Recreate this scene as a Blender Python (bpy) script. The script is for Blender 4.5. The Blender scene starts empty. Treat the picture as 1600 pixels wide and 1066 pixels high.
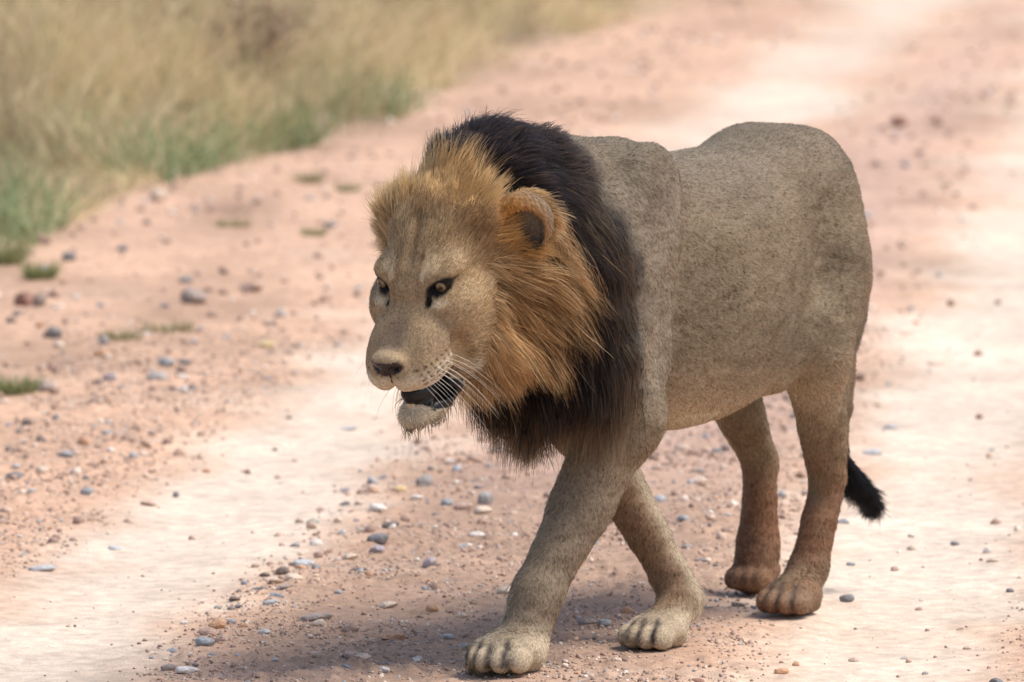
import bpy, math, random
import numpy as np
from math import radians, sin, cos, pi
rng = np.random.default_rng(7)
random.seed(7)
FUR = True
scene = bpy.context.scene
C = scene.collection

# ------------------------------------------------------------------ camera
PITCH = radians(5.5)
CAMP = np.array([0.0, -21.6, 2.79])
cd = bpy.data.cameras.new('camera'); cam = bpy.data.objects.new('camera', cd); C.objects.link(cam)
cam.location = CAMP; cam.rotation_euler = (pi/2 - PITCH, 0, 0)
cd.sensor_width = 36.0; cd.lens = 360.0; cd.clip_start = 0.5; cd.clip_end = 3000
cd.dof.use_dof = True; cd.dof.focus_distance = 21.5; cd.dof.aperture_fstop = 6.3
scene.camera = cam

# ------------------------------------------------------------------ light
SUN_EL, SUN_AZ = radians(61), radians(98)      # azimuth measured from +Y (away) towards +X (right)
w = bpy.data.worlds.new('World'); scene.world = w; w.use_nodes = True
nt = w.node_tree; bg = nt.nodes['Background']
sky = nt.nodes.new('ShaderNodeTexSky'); sky.sky_type = 'NISHITA'; sky.sun_disc = False
sky.sun_elevation = SUN_EL; sky.sun_rotation = SUN_AZ; sky.air_density = 1.0; sky.dust_density = 3.0; sky.ozone_density = 0.6
nt.links.new(sky.outputs[0], bg.inputs[0]); bg.inputs[1].default_value = 0.14
sd = bpy.data.lights.new('sun', 'SUN'); sun = bpy.data.objects.new('sun', sd); C.objects.link(sun)
sd.energy = 2.4; sd.angle = radians(28); sd.color = (1.0, 0.94, 0.85)
sdir = np.array([sin(SUN_AZ)*cos(SUN_EL), cos(SUN_AZ)*cos(SUN_EL), sin(SUN_EL)])
from mathutils import Vector
sun.rotation_euler = Vector(sdir).to_track_quat('Z', 'Y').to_euler()
scene.view_settings.view_transform = 'Standard'; scene.view_settings.look = 'None'
scene.view_settings.exposure = 0.52; scene.view_settings.gamma = 1.0
scene.view_settings.use_curve_mapping = False
scene.cycles.use_denoising = True
scene.cycles.max_bounces = 6; scene.cycles.diffuse_bounces = 3; scene.cycles.glossy_bounces = 2
scene.cycles.transmission_bounces = 3; scene.cycles.transparent_max_bounces = 4
scene.cycles.use_adaptive_sampling = True; scene.cycles.adaptive_threshold = 0.02
scene.cycles_curves.shape = 'RIBBONS'

# ------------------------------------------------------------------ helpers
def hash3(i, j, k, seed=0):
    n = (i.astype(np.int64)*374761393 + j.astype(np.int64)*668265263 + k.astype(np.int64)*2147483647 + seed*1274126177) & 0xffffffff
    n = ((n ^ (n >> 13)) * 1274126177) & 0xffffffff
    n = (n ^ (n >> 16)) & 0xffffff
    return n.astype(np.float32) / 0xffffff
def vnoise(p, scale, seed=0):
    """value noise -1..1 at points p (N,3)"""
    q = np.asarray(p, dtype=np.float64)*scale
    i = np.floor(q).astype(np.int64); f = q - i; f = f*f*(3-2*f)
    out = 0
    for a in (0, 1):
        for b in (0, 1):
            for c in (0, 1):
                wt = (f[:,0] if a else 1-f[:,0])*(f[:,1] if b else 1-f[:,1])*(f[:,2] if c else 1-f[:,2])
                out = out + wt*hash3(i[:,0]+a, i[:,1]+b, i[:,2]+c, seed)
    return out*2-1
def fbm(p, scale, octs=4, seed=0, gain=0.5):
    s = 0; a = 1; t = 0
    for o in range(octs):
        s = s + a*vnoise(p, scale*2**o, seed+o*17); t += a; a *= gain
    return s/t
def sstep(a, b, x):
    t = np.clip((x-a)/(b-a), 0, 1); return t*t*(3-2*t)
def lin(r, g, b):
    f = lambda c: ((c/255+0.055)/1.055)**2.4 if c > 10 else c/255/12.92
    return np.array([f(r), f(g), f(b)])
def mesh_from(name, V, Fc, smooth=True):
    """V (N,3); Fc (M,k) int"""
    me = bpy.data.meshes.new(name); V = np.asarray(V, np.float32); Fc = np.asarray(Fc, np.int32)
    me.vertices.add(len(V)); me.vertices.foreach_set('co', V.ravel())
    k = Fc.shape[1]; me.loops.add(Fc.size); me.loops.foreach_set('vertex_index', Fc.ravel())
    me.polygons.add(len(Fc)); me.polygons.foreach_set('loop_start', np.arange(0, Fc.size, k, dtype=np.int32))
    me.update(calc_edges=True); me.validate()
    if smooth: me.polygons.foreach_set('use_smooth', np.ones(len(me.polygons), bool))
    return me
def add_col(me, cols, name='col'):
    a = me.color_attributes.new(name, 'FLOAT_COLOR', 'POINT')
    c = np.ones((len(cols), 4), np.float32); c[:, :3] = cols; a.data.foreach_set('color', c.ravel())
def link(name, data, parent=None, mat=None, **props):
    o = bpy.data.objects.new(name, data); C.objects.link(o)
    if parent is not None: o.parent = parent
    if mat is not None and len(data.materials) == 0: data.materials.append(mat)
    for k, v in props.items(): o[k] = v
    return o
def new_mat(name):
    m = bpy.data.materials.new(name); m.use_nodes = True
    return m, m.node_tree, m.node_tree.nodes['Principled BSDF']
def attr_node(n, name='col'):
    a = n.nodes.new('ShaderNodeAttribute'); a.attribute_name = name; return a
def noise_mul(n, colsock, scale, lo, hi, coord='Object', detail=5):
    """multiply a colour by a noise in lo..hi"""
    tc = n.nodes.new('ShaderNodeTexCoord'); no = n.nodes.new('ShaderNodeTexNoise')
    no.inputs['Scale'].default_value = scale; no.inputs['Detail'].default_value = detail
    n.links.new(tc.outputs[coord], no.inputs['Vector'])
    mr = n.nodes.new('ShaderNodeMapRange'); mr.inputs[1].default_value = .3; mr.inputs[2].default_value = .7
    mr.inputs[3].default_value = lo; mr.inputs[4].default_value = hi
    n.links.new(no.outputs[0], mr.inputs[0])
    vm = n.nodes.new('ShaderNodeVectorMath'); vm.operation = 'SCALE'
    n.links.new(colsock, vm.inputs[0]); n.links.new(mr.outputs[0], vm.inputs['Scale'])
    return vm.outputs[0], no.outputs[0]
def bump(n, bs, sock, strength, dist):
    b = n.nodes.new('ShaderNodeBump'); b.inputs['Strength'].default_value = strength; b.inputs['Distance'].default_value = dist
    n.links.new(sock, b.inputs['Height']); n.links.new(b.outputs[0], bs.inputs['Normal'])
def hair_curves(name, P, rad, cols, mat, parent):
    """P (N,K,3) strands, rad (N,K) or (K,), cols (N,K,3) or (N,3)"""
    N, K, _ = P.shape
    cu = bpy.data.hair_curves.new(name); cu.add_curves([K]*N)
    cu.attributes['position'].data.foreach_set('vector', P.astype(np.float32).ravel())
    r = np.broadcast_to(rad, (N, K)).astype(np.float32)
    a = cu.attributes.get('radius') or cu.attributes.new('radius', 'FLOAT', 'POINT')
    a.data.foreach_set('value', np.ascontiguousarray(r).ravel())
    c = np.ones((N, K, 4), np.float32); c[..., :3] = cols if cols.ndim == 3 else cols[:, None, :]
    a = cu.attributes.new('col', 'FLOAT_COLOR', 'POINT'); a.data.foreach_set('color', c.ravel())
    cu.materials.append(mat)
    return link(name, cu, parent)

# camera rays, to place things measured in the photograph where they stand on the ground
FPX = 16000.0
Fw = np.array([0, cos(PITCH), -sin(PITCH)]); Up = np.array([0, sin(PITCH), cos(PITCH)])
def gpt(px, py, z=0.0):
    r = Fw + np.array([(px-800)/FPX, 0, 0]) - Up*((py-533)/FPX)
    return CAMP + r*((z-CAMP[2])/r[2])

# ------------------------------------------------------------------ ground
def track_left(y): return -1.09 + .1215*y + .012*np.sin(y*.9)
def track_right(y): return .76 + .085*y + .02*np.sin(y*.7+1)
def verge_edge(y):      # x of the border of the grass, left of the road
    return np.interp(y, [-2, 6, 9.3, 11.2, 12.8, 14.25, 16, 19.8, 22, 40, 200], [-2.6, -1.85, -1.55, -1.38, -1.18, -.72, -.34, .18, .73, 3.2, 30])
def terrain(x, y):
    p = np.stack([x, y, np.zeros_like(x)], 1)
    tl = np.exp(-((x-track_left(y))/.36)**2); tr = np.exp(-((x-track_right(y))/.36)**2)
    trk = np.clip(tl+tr, 0, 1)
    n1 = fbm(p, 1.3, 2, 3)
    h = .012*n1 - .022*trk
    near = 1/(1+np.exp((y-7)/2))
    rough = (1-.86*trk)
    h += rough*.010*fbm(p, 9, 3, 11)
    crumbs = np.clip(vnoise(p, 55, 21), 0, 1)**1.5*.005 + np.clip(vnoise(p, 110, 23), 0, 1)*.0022
    lump = np.clip(vnoise(p, 24, 29)-.1, 0, 1)*.010
    patch = sstep(-.25, .35, fbm(p, 2.6, 2, 41))
    h += rough*near*(crumbs*2.2 + lump*1.9)*(.35+.65*patch)
    h += trk*near*.0012*vnoise(p, 60, 31)
    for qx, qy in ((.02, .05), (.33, .46), (.60, 1.02), (.55, 1.38)):      # trodden flat under the paws
        wq = np.exp(-(((x-qx)/.13)**2+((y-qy)/.16)**2)**2); h = h*(1-wq)+.002*wq
    ve = verge_edge(y)
    h += .16*sstep(0, 1.6, ve-x)
    return h, trk, rough
def axis(parts):
    out = [parts[0][0]]
    for a, b, d in parts:
        n = max(1, int(round((b-a)/d))); out += list(np.linspace(a, b, n+1)[1:])
    return np.array(out)
ax = axis([(-320,-60,26),(-60,-12,6),(-12,-4,.6),(-4,-1.6,.06),(-1.6,-1.2,.016),(-1.2,1.25,.0075),(1.25,1.8,.016),(1.8,4,.06),(4,12,.6),(12,60,6),(60,320,26)])
ay = axis([(-60,-12,6),(-12,-2,.5),(-2,-.25,.03),(-.25,3.2,.0085),(3.2,8,.018),(8,16,.05),(16,30,.12),(30,60,2),(60,900,40)])
gx, gy = np.meshgrid(ax, ay, indexing='ij')
hz, trk, rough = terrain(gx.ravel(), gy.ravel())
nx, ny = len(ax), len(ay)
idx = np.arange(nx*ny).reshape(nx, ny)
quads = np.stack([idx[:-1,:-1], idx[1:,:-1], idx[1:,1:], idx[:-1,1:]], -1).reshape(-1, 4)
GV = np.stack([gx.ravel(), gy.ravel(), hz], 1)
gme = mesh_from('ground', GV, quads)
# colours of the earth: pale dust in the wheel tracks, redder stony earth elsewhere
flat = GV*np.array([1, 1, 0])
xx, yy = GV[:,0], GV[:,1]
c_tr = np.array([.63,.52,.42]); c_ridge = np.array([.365,.248,.182]); c_out = np.array([.51,.335,.235]); c_grass = np.array([.30,.23,.145])
mid = (xx > track_left(yy)) & (xx < track_right(yy))
inner = sstep(0, .35, xx-track_left(yy)-.25)*sstep(0, .35, track_right(yy)-xx-.25)
far = sstep(2.5, 6, yy)
ridge = c_ridge*(1-far)[:,None] + np.array([.48,.325,.255])*far[:,None]
base = c_out[None]*(1-inner)[:,None] + ridge*inner[:,None]
m = np.clip(trk*1.15 + .50*fbm(flat, 1.7, 3, 5) - .1 + .18*fbm(flat*np.array([1,.35,1]), 9, 3, 6), 0, 1)
m = sstep(.05, 1.05, m)
# orange tinge on the right hand road beyond
cc = base*(1-m)[:,None] + c_tr[None]*m[:,None]
og = sstep(5, 14, yy)*sstep(-.35, .25, fbm(flat, .7, 2, 77))
cc = cc*(1-.25*og)[:,None] + np.array([.56,.36,.27])*(.25*og)[:,None]
vg = sstep(-.1, .35, verge_edge(yy)-xx)
cc = cc*(1-vg)[:,None] + c_grass*vg[:,None]
pt = fbm(flat, 5, 4, 9)
mot = fbm(flat*np.array([1,.5,1]), 2.2, 4, 19)*(1-.7*np.clip(trk*1.2, 0, 1))*sstep(1.5, 6, yy)
cc = cc*(1+.16*pt+.45*np.minimum(mot, .12))[:,None]
add_col(gme, cc)
gm, n, bs = new_mat('earth')
a = attr_node(n)
c1, f1 = noise_mul(n, a.outputs['Color'], 26, .80, 1.16)
c2, f2 = noise_mul(n, c1, 240, .80, 1.18, detail=3)
n.links.new(c2, bs.inputs['Base Color']); bs.inputs['Roughness'].default_value = .95
bs.inputs['Specular IOR Level'].default_value = .15
bump(n, bs, f2, .5, .003)
link('ground', gme, None, gm, kind='structure')
def ground_z(x, y):
    return float(terrain(np.array([float(x)]), np.array([float(y)]))[0][0])

# ------------------------------------------------------------------ stones
def ico(sub):
    import bmesh
    bm = bmesh.new(); bmesh.ops.create_icosphere(bm, subdivisions=sub, radius=1)
    V = np.array([v.co for v in bm.verts]); Fc = np.array([[v.index for v in f.verts] for f in bm.faces]); bm.free()
    return V, Fc
IV2, IF2 = ico(2); IV1, IF1 = ico(1); IV3, IF3 = ico(3)
def stone_shape(seed, V, Fc, angular):
    r = np.random.default_rng(seed); P = V.copy()
    for _ in range(14 if angular else 9):                      # plane cuts give facets
        nrm = r.normal(size=3); nrm /= np.linalg.norm(nrm); d = r.uniform(.5, .85) if angular else r.uniform(.56, .92)
        s = P@nrm; P -= np.outer(np.clip(s-d, 0, None)*(.95 if angular else .7), nrm)
    P *= (1 + .10*vnoise(P, 1.6, seed)+.03*vnoise(P, 5, seed+1))[:,None]
    P /= np.abs(P).max(0)
    return P
sm, n, bs = new_mat('stone')
oi = n.nodes.new('ShaderNodeObjectInfo')
c1, f1 = noise_mul(n, oi.outputs['Color'], 3.0, .72, 1.2)
mx = n.nodes.new('ShaderNodeMix'); mx.data_type = 'RGBA'; mx.inputs['B'].default_value = (.55,.40,.31,1)
geo = n.nodes.new('ShaderNodeNewGeometry'); sx = n.nodes.new('ShaderNodeSeparateXYZ'); n.links.new(geo.outputs['Normal'], sx.inputs[0])
n2 = n.nodes.new('ShaderNodeTexNoise'); n2.inputs['Scale'].default_value = 5; tc = n.nodes.new('ShaderNodeTexCoord'); n.links.new(tc.outputs['Object'], n2.inputs['Vector'])
mr = n.nodes.new('ShaderNodeMapRange'); mr.inputs[1].default_value = .5; mr.inputs[2].default_value = .75; mr.inputs[4].default_value = .55
n.links.new(n2.outputs[0], mr.inputs[0]); n.links.new(mr.outputs[0], mx.inputs['Factor']); n.links.new(c1, mx.inputs['A'])
n.links.new(mx.outputs['Result'], bs.inputs['Base Color']); bs.inputs['Roughness'].default_value = .7
bump(n, bs, f1, .4, .05)
stone_meshes = {}
for ang in (0, 1):
    for k in range(6):
        me = mesh_from('stone', stone_shape(100+k+ang*50, IV3 if k < 4 else IV2, IF3 if k < 4 else IF2, ang), IF3 if k < 4 else IF2, smooth=True)
        me.set_sharp_from_angle(angle=radians(24))
        me.materials.append(sm); stone_meshes[ang, k] = me
SC = {'slate': (.18,.185,.195), 'blue-grey': (.31,.335,.36), 'grey': (.36,.34,.33), 'lavender grey': (.37,.33,.36), 'dark brown': (.17,.135,.115),
      'pale blue-grey': (.48,.50,.52), 'white': (.72,.67,.62), 'cream': (.66,.53,.42), 'orange': (.58,.33,.19), 'pinkish tan': (.50,.34,.27),
      'reddish brown': (.30,.15,.11), 'yellowish': (.68,.52,.27), 'brownish grey': (.30,.245,.215), 'greenish grey': (.33,.35,.31)}
placed = []
def stone(px, py, wpx, hpx, col, label, ang=0, group=None):
    """a stone lying on the road whose foot shows at (px, py+hpx/2) in the photograph"""
    p = gpt(px, py+hpx*.32); x, y = p[0], p[1]; D = y+21.6
    s = D/FPX; rx = wpx*.5*s; rz = max(hpx*.5*s, rx*.22); ry = rx*random.uniform(.6, .95)
    rz *= 1.08
    k = random.randrange(6)
    o = bpy.data.objects.new('stone' if wpx >= 22 else 'pebble', stone_meshes[ang, k]); C.objects.link(o)
    z = ground_z(x, y)
    o.location = (x, y+ry*.3, z+rz*.50); o.scale = (rx, ry, rz); o.rotation_euler = (random.uniform(-.12,.12), random.uniform(-.15,.15), random.uniform(-.35,.35))
    c = np.array(SC[col])*random.uniform(.9, 1.1); o.color = (*c, 1)
    o['label'] = label; o['category'] = 'stone' if wpx >= 22 else 'pebble'
    o['group'] = group or 'loose stones and pebbles on the dirt road'
    placed.append((px, py, wpx))
T = [
 (662,750,32,24,'grey','rounded grey stone below the lion\'s beard, largest round one there',0),
 (592,840,40,22,'slate','smooth dark blue-grey stone, largest on the left rim of the middle ridge',0),
 (590,858,30,17,'lavender grey','smooth lavender grey stone just in front of the large dark blue-grey one',0),
 (612,818,32,14,'dark brown','long dark olive-brown stone behind the large dark blue-grey one',0),
 (698,785,22,16,'blue-grey','small oval blue-grey stone right of and below the rounded grey one',0),
 (725,790,34,16,'pinkish tan','pinkish tan stone between the oval blue-grey stone and the upright grey one',0),
 (760,776,28,30,'grey','tall upright grey stone left of the striding foreleg',0),
 (753,799,32,15,'cream','cream and orange stone at the foot of the upright grey one',0),
 (747,837,32,11,'white','flat white stone lying left of the striding foreleg',0),
 (727,852,22,14,'white','blocky off-white pebble next to the flat white stone',1),
 (671,889,26,20,'lavender grey','angular lavender grey stone alone on the dark earth of the ridge',1),
 (678,919,17,17,'pinkish tan','upright pinkish tan pebble in front of the angular lavender stone',0),
 (790,928,30,13,'cream','long pale orange stone beside the shin of the striding foreleg',0),
 (605,952,34,13,'cream','flat creamy pink stone in the middle of the dark earth',1),
 (675,959,22,14,'orange','orange tan stone in front of the dark earth patch',0),
 (720,960,20,10,'cream','small cream stone right of the orange tan one',0),
 (497,966,60,17,'brownish grey','long flat tan-grey slab stone, widest one in the foreground',0),
 (500,978,26,13,'cream','cream pebble leaning on the long flat tan-grey slab',0),
 (548,987,30,18,'pinkish tan','reddish tan stone right of the long flat slab',0),
 (612,999,52,13,'orange','long orange tan ridge of stone near the front of the middle ridge',1),
 (549,1021,26,12,'pinkish tan','tan stone near the bottom edge below the reddish tan one',0),
 (566,1033,28,13,'cream','creamy rounded stone near the bottom edge, centre left',0),
 (541,1040,18,11,'blue-grey','bright blue-grey pebble near the bottom edge, centre left',0),
 (600,1047,24,12,'white','whitish flat stone near the bottom edge',0),
 (493,1019,20,15,'cream','upright cream pebble among crumbs near the bottom edge',1),
 (652,1025,16,12,'white','small white angular pebble left of the front paw',1),
 (700,1000,24,11,'pale blue-grey','flat pale blue-grey stone close to the front paw',1),
 (735,1028,26,12,'cream','cream stone touching the toes of the front paw',0),
 (293,1044,40,14,'white','flat white stone at the bottom left, widest white one',0),
 (262,1039,28,13,'brownish grey','brownish grey stone left of the flat white one at the bottom',0),
 (322,1003,36,16,'blue-grey','blue-grey stone at the front of the pile by the left wheel track',0),
 (346,997,24,16,'pinkish tan','pinkish tan stone right of the blue-grey one in the pile',0),
 (341,975,32,18,'orange','warm orange stone at the top of the pile by the left wheel track',0),
 (326,986,34,15,'pinkish tan','pinkish stone in the middle of the pile by the left wheel track',0),
 (361,972,16,11,'blue-grey','small blue-grey pebble right of the warm orange stone',0),
 (382,981,19,9,'orange','small bright orange pebble right of the pile',0),
 (413,990,20,9,'pale blue-grey','small pale blue-grey pebble left of the long slab',0),
 (268,1011,20,11,'blue-grey','small dark grey-blue pebble left of the pile on the pale track',0),
 (340,946,14,8,'greenish grey','tiny greenish grey pebble above the pile',0),
 (476,873,38,13,'pale blue-grey','flat pale blue-grey stone on the left rim of the ridge, behind the orange pebble',0),
 (471,882,22,9,'orange','orange pebble in front of the flat pale blue-grey stone',0),
 (497,863,18,13,'pinkish tan','tan pebble at the right end of the flat pale blue-grey stone',0),
 (443,889,26,15,'dark brown','tilted dark angular stone left of the orange pebble',1),
 (458,905,30,12,'cream','creamy stone in front of the tilted dark one',0),
 (430,906,28,11,'cream','tan cream stone left of the creamy one on the ridge rim',1),
 (405,915,30,9,'slate','thin slate coloured stone on the ridge rim',1),
 (414,895,20,8,'dark brown','thin dark brown stone on the outer side of the ridge rim',0),
 (425,943,32,12,'pale blue-grey','pale blue stone with a cream one beneath it on the ridge rim',0),
 (432,929,26,13,'blue-grey','blue-grey stone just behind the pale blue one',1),
 (448,918,30,8,'brownish grey','thin brownish stone right of the slate coloured one',0),
 (366,935,22,8,'dark brown','small dark brown stone alone on the pale track edge',1),
 (557,891,24,11,'dark brown','dark brown stone in the middle of the ridge, left of an orange pebble',0),
 (574,900,14,13,'orange','orange pebble right of the dark brown stone',0),
 (545,868,30,13,'cream','pale cream stone left of the lavender grey one',1),
 (489,808,22,10,'greenish grey','greenish grey stone at the far edge of the pale track',0),
 (493,842,24,14,'white','white stone on the ridge rim behind the flat pale blue-grey one',0),
 (461,844,18,8,'blue-grey','small blue-grey stone left of the white one on the ridge rim',0),
 (540,781,18,8,'slate','small slate stone left of the rounded grey one',0),
 (566,763,16,7,'dark brown','small dark pebble between the slate stone and the rounded grey one',0),
 (626,763,22,14,'yellowish','yellowish cream stone left of the rounded grey one',0),
 (590,792,30,14,'white','whitish flat stone in front of the yellowish cream one',0),
 (650,776,24,10,'white','pale stone in front of the rounded grey one',0),
 (82,519,34,26,'slate','dark slate boulder-like stone on the red earth at the left',0),
 (301,462,46,28,'brownish grey','brownish grey stone, largest one on the left roadside',0),
 (391,444,44,18,'pinkish tan','flat pinkish brown stone right of the largest roadside one',1),
 (170,589,25,17,'lavender grey','purplish grey stone at the far side of the left track',0),
 (162,536,18,18,'grey','grey pebble resting behind an orange one on the left roadside',0),
 (158,550,24,15,'orange','orange stone in front of a grey pebble on the left roadside',0),
 (65,606,48,20,'brownish grey','pinkish grey stone beside the green grass tuft at the left edge',0),
 (38,470,36,28,'reddish brown','reddish brown clod at the left edge of the photo',1),
 (60,474,24,26,'brownish grey','rusty grey stone right of the reddish brown clod',1),
 (85,455,22,18,'pinkish tan','pinkish stone behind the reddish brown clod',0),
 (247,309,30,24,'cream','pale cream rock lying at the foot of the tall grass',0),
 (107,405,27,17,'slate','dark grey stone at the foot of the grass near the left edge',0),
 (192,388,20,14,'slate','slate pebble right of the dark grey stone near the grass',0),
 (292,435,27,13,'grey','grey stone behind the largest roadside one',0),
 (518,350,24,14,'grey','blurred grey stone far left of the lion\'s face',0),
 (66,374,18,18,'pinkish tan','pale pink stone at the grass edge on the far left',0),
 (246,588,36,14,'grey','flat grey stone on the left roadside, in front of a bluish one',0),
 (260,565,28,14,'blue-grey','bluish grey stone behind the flat grey one',0),
 (290,562,26,8,'slate','thin dark stone right of the bluish grey one',0),
 (286,587,18,13,'white','white pebble right of the flat grey stone',0),
 (286,609,17,12,'white','white pebble nearer than its white neighbour',0),
 (440,490,19,17,'white','bright white pebble far left of the lion\'s eye',0),
 (420,503,18,14,'cream','cream pebble beside the bright white one',0),
 (417,534,28,15,'yellowish','yellow stone far left of the lion\'s muzzle',0),
 (102,708,30,13,'blue-grey','blue-grey stone left of the pale track, behind a cream one',0),
 (65,738,22,16,'cream','rounded cream stone near the left edge, beside a slate one',0),
 (24,743,32,14,'slate','slate stone at the left edge, beside a cream one',1),
 (130,688,20,16,'orange','orange and white pebble above the blue-grey stone at the left',0),
 (113,733,16,10,'white','white pebble right of the rounded cream stone',0),
 (136,766,24,14,'blue-grey','grey-blue stone left of the small slate pebble on the track',0),
 (275,762,11,11,'slate','tiny dark slate pebble alone on the pale track',0),
 (230,778,30,9,'pinkish tan','thin tan stone with dark underside on the pale track',1),
 (200,804,14,10,'cream','small cream pebble in front of the thin tan stone',0),
 (322,728,16,8,'orange','small orange pebble alone in the pale left track',0),
 (313,707,13,12,'cream','small cream pebble behind the orange one in the left track',0),
 (168,676,20,8,'blue-grey','small flat blue stone at the outer side of the left track',0),
 (228,740,12,9,'cream','tiny cream pebble at the outer side of the left track',0),
 (430,688,11,7,'dark brown','tiny dark pebble in the palest part of the left track',0),
 (452,645,12,5,'dark brown','tiny dark pebble farthest along the palest part of the track',0),
 (64,880,50,12,'pale blue-grey','flat pale blue stone flush with the track at the left edge',0),
 (180,844,26,8,'pale blue-grey','small pale blue stone in the left track',0),
 (545,657,34,7,'pale blue-grey','flat pale blue stone pressed into the track left of the chin',0),
 (1323,929,27,15,'slate','dark slate stone right of the hind paws',0),
 (1405,188,28,22,'reddish brown','blurred dark stone on the far right of the road behind the lion',0),
 (1465,186,18,14,'reddish brown','blurred smaller dark stone right of the other far one',0),
 (1220,1041,28,12,'orange','pale orange stone near the bottom edge under the hind paws',0),
 (1335,1019,20,9,'cream','small cream stone near the bottom right',0),
 (1365,698,36,11,'pale blue-grey','flat pale blue stone on the track right of the tail tuft',0),
 (1392,655,28,10,'pale blue-grey','pale bluish stone farther along the right track',0),
 (1318,808,22,10,'blue-grey','bluish stone just below the tail tuft',0),
 (1330,868,16,8,'blue-grey','small bluish stone between tail tuft and slate stone',0),
 (916,976,32,14,'brownish grey','tan-grey stone between the front legs, left of a blue one',0),
 (944,977,24,14,'blue-grey','blue-grey stone between the front legs',0),
 (980,955,20,14,'orange','reddish orange pebble behind the rear front paw',0),
 (1530,640,12,10,'reddish brown','small reddish brown pebble on the right track',0),
 (1120,702,24,9,'slate','dark stone seen under the belly near the far hind leg',0),
 (1092,738,26,8,'brownish grey','thin grey stone under the belly',0),
 (1097,877,24,9,'slate','dark flat stone between the front and hind legs',1),
 (1072,853,20,10,'grey','grey stone behind the dark flat one between the legs',1),
 (1045,850,22,9,'pale blue-grey','pale blue-grey stone just right of the rear foreleg',0),
 (1105,856,18,10,'pinkish tan','tan pebble between the legs of the lion',0),
 (1092,750,30,14,'cream','cream stone in the distance under the belly',0),
 (1065,695,26,12,'cream','blurred cream stone close under the belly line',0),
 (783,701,52,15,'brownish grey','long grey-brown stone just below the hanging mane',0),
 (1153,944,26,8,'dark brown','thin dark stone in front of the raised hind paw',1),
 (963,1037,18,9,'cream','cream pebble between the front paws near the bottom edge',0),
 (1090,1058,24,10,'reddish brown','reddish brown stone at the bottom edge under the belly',0),
 (1558,1058,26,14,'slate','dark stone in the bottom right corner',0),
 (1578,915,14,8,'slate','small dark pebble at the right edge of the photo',0),
 (1445,1040,12,7,'grey','tiny grey pebble on the smooth right track near the bottom',0),
 (1436,940,13,7,'pinkish tan','tiny tan pebble on the smooth right track',0),
 (1550,865,22,8,'cream','cream stone on the right track near the right edge',0),
 (1460,555,28,8,'cream','flat pale stone farther up the right track',0),
]
for t in T: stone(*t[:4], t[4], t[5], t[6])
def short(t):
    w_ = t[5].split(',')[0].split()
    for k, x in enumerate(w_):
        if k > 1 and x in ('below','on','in','behind','between','left','right','at','lying','next','alone','beside','near','just','leaning','touching','resting','far','farther','flush','pressed','seen','under','close','nearer','with','and','above','across') and w_[k-1] in ('stone','pebble','one','clod','slab','rock','earth'):
            return ' '.join(w_[:min(len(w_), k+6)]) if k < 4 else ' '.join(w_[:k])
    return ' '.join(w_[:8])
used_labels = set()
def near_label(px, py, col, wp):
    size = 'tiny' if wp < 12 else 'small'
    near = sorted(T, key=lambda t: (t[0]-px)**2+((t[1]-py)*2)**2)[:6]
    for t in near:
        if abs(px-t[0]) > 1.3*abs(py-t[1]): dr = 'left of' if px < t[0] else 'right of'
        else: dr = 'behind' if py < t[1] else 'in front of'
        w_ = short(t).split(); cut = w_[:11-len(dr.split())]
        while cut and cut[-1] in ('the','of','a','in','at','on','to','left','right','and','with','behind',"lion's"): cut.pop()
        lab = f"{size} {col} pebble {dr} the {' '.join(cut)}"
        if lab not in used_labels: used_labels.add(lab); return lab
    return lab
cols = ['cream','pinkish tan','white','orange','blue-grey','pale blue-grey','brownish grey','slate','cream','white','pinkish tan','lavender grey']
want = 168; tries = 0; n_small = 0
while n_small < want and tries < 6000:
    tries += 1; u = random.random()
    if u < .34:
        q = random.random(); z = 'e'; px = 255+q*330+random.gauss(0, 22); py = 1050-q*300+random.gauss(0, 16)
    elif u < .62: z = 'r'; px = random.uniform(420, 1150); py = random.uniform(700, 1062)
    elif u < .86: z = 'o'; py = random.uniform(420, 860); px = random.uniform(0, max(60, 470-(py-420)*.95))
    else: z = 'b'; px = random.uniform(1150, 1600); py = random.uniform(420, 1060)
    if z == 'r' and px < 255+(1050-py)/300*330: continue
    if any(abs(px-a) < (wp*.5+7) and abs(py-b) < 8 for a, b, wp in placed): continue
    wp = random.uniform(8, 17); col = random.choice(cols)
    stone(px, py, wp, wp*random.uniform(.42, .75), col, near_label(px, py, col, wp), random.random() < .4, 'small pebbles strewn over the dirt road'); n_small += 1
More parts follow.
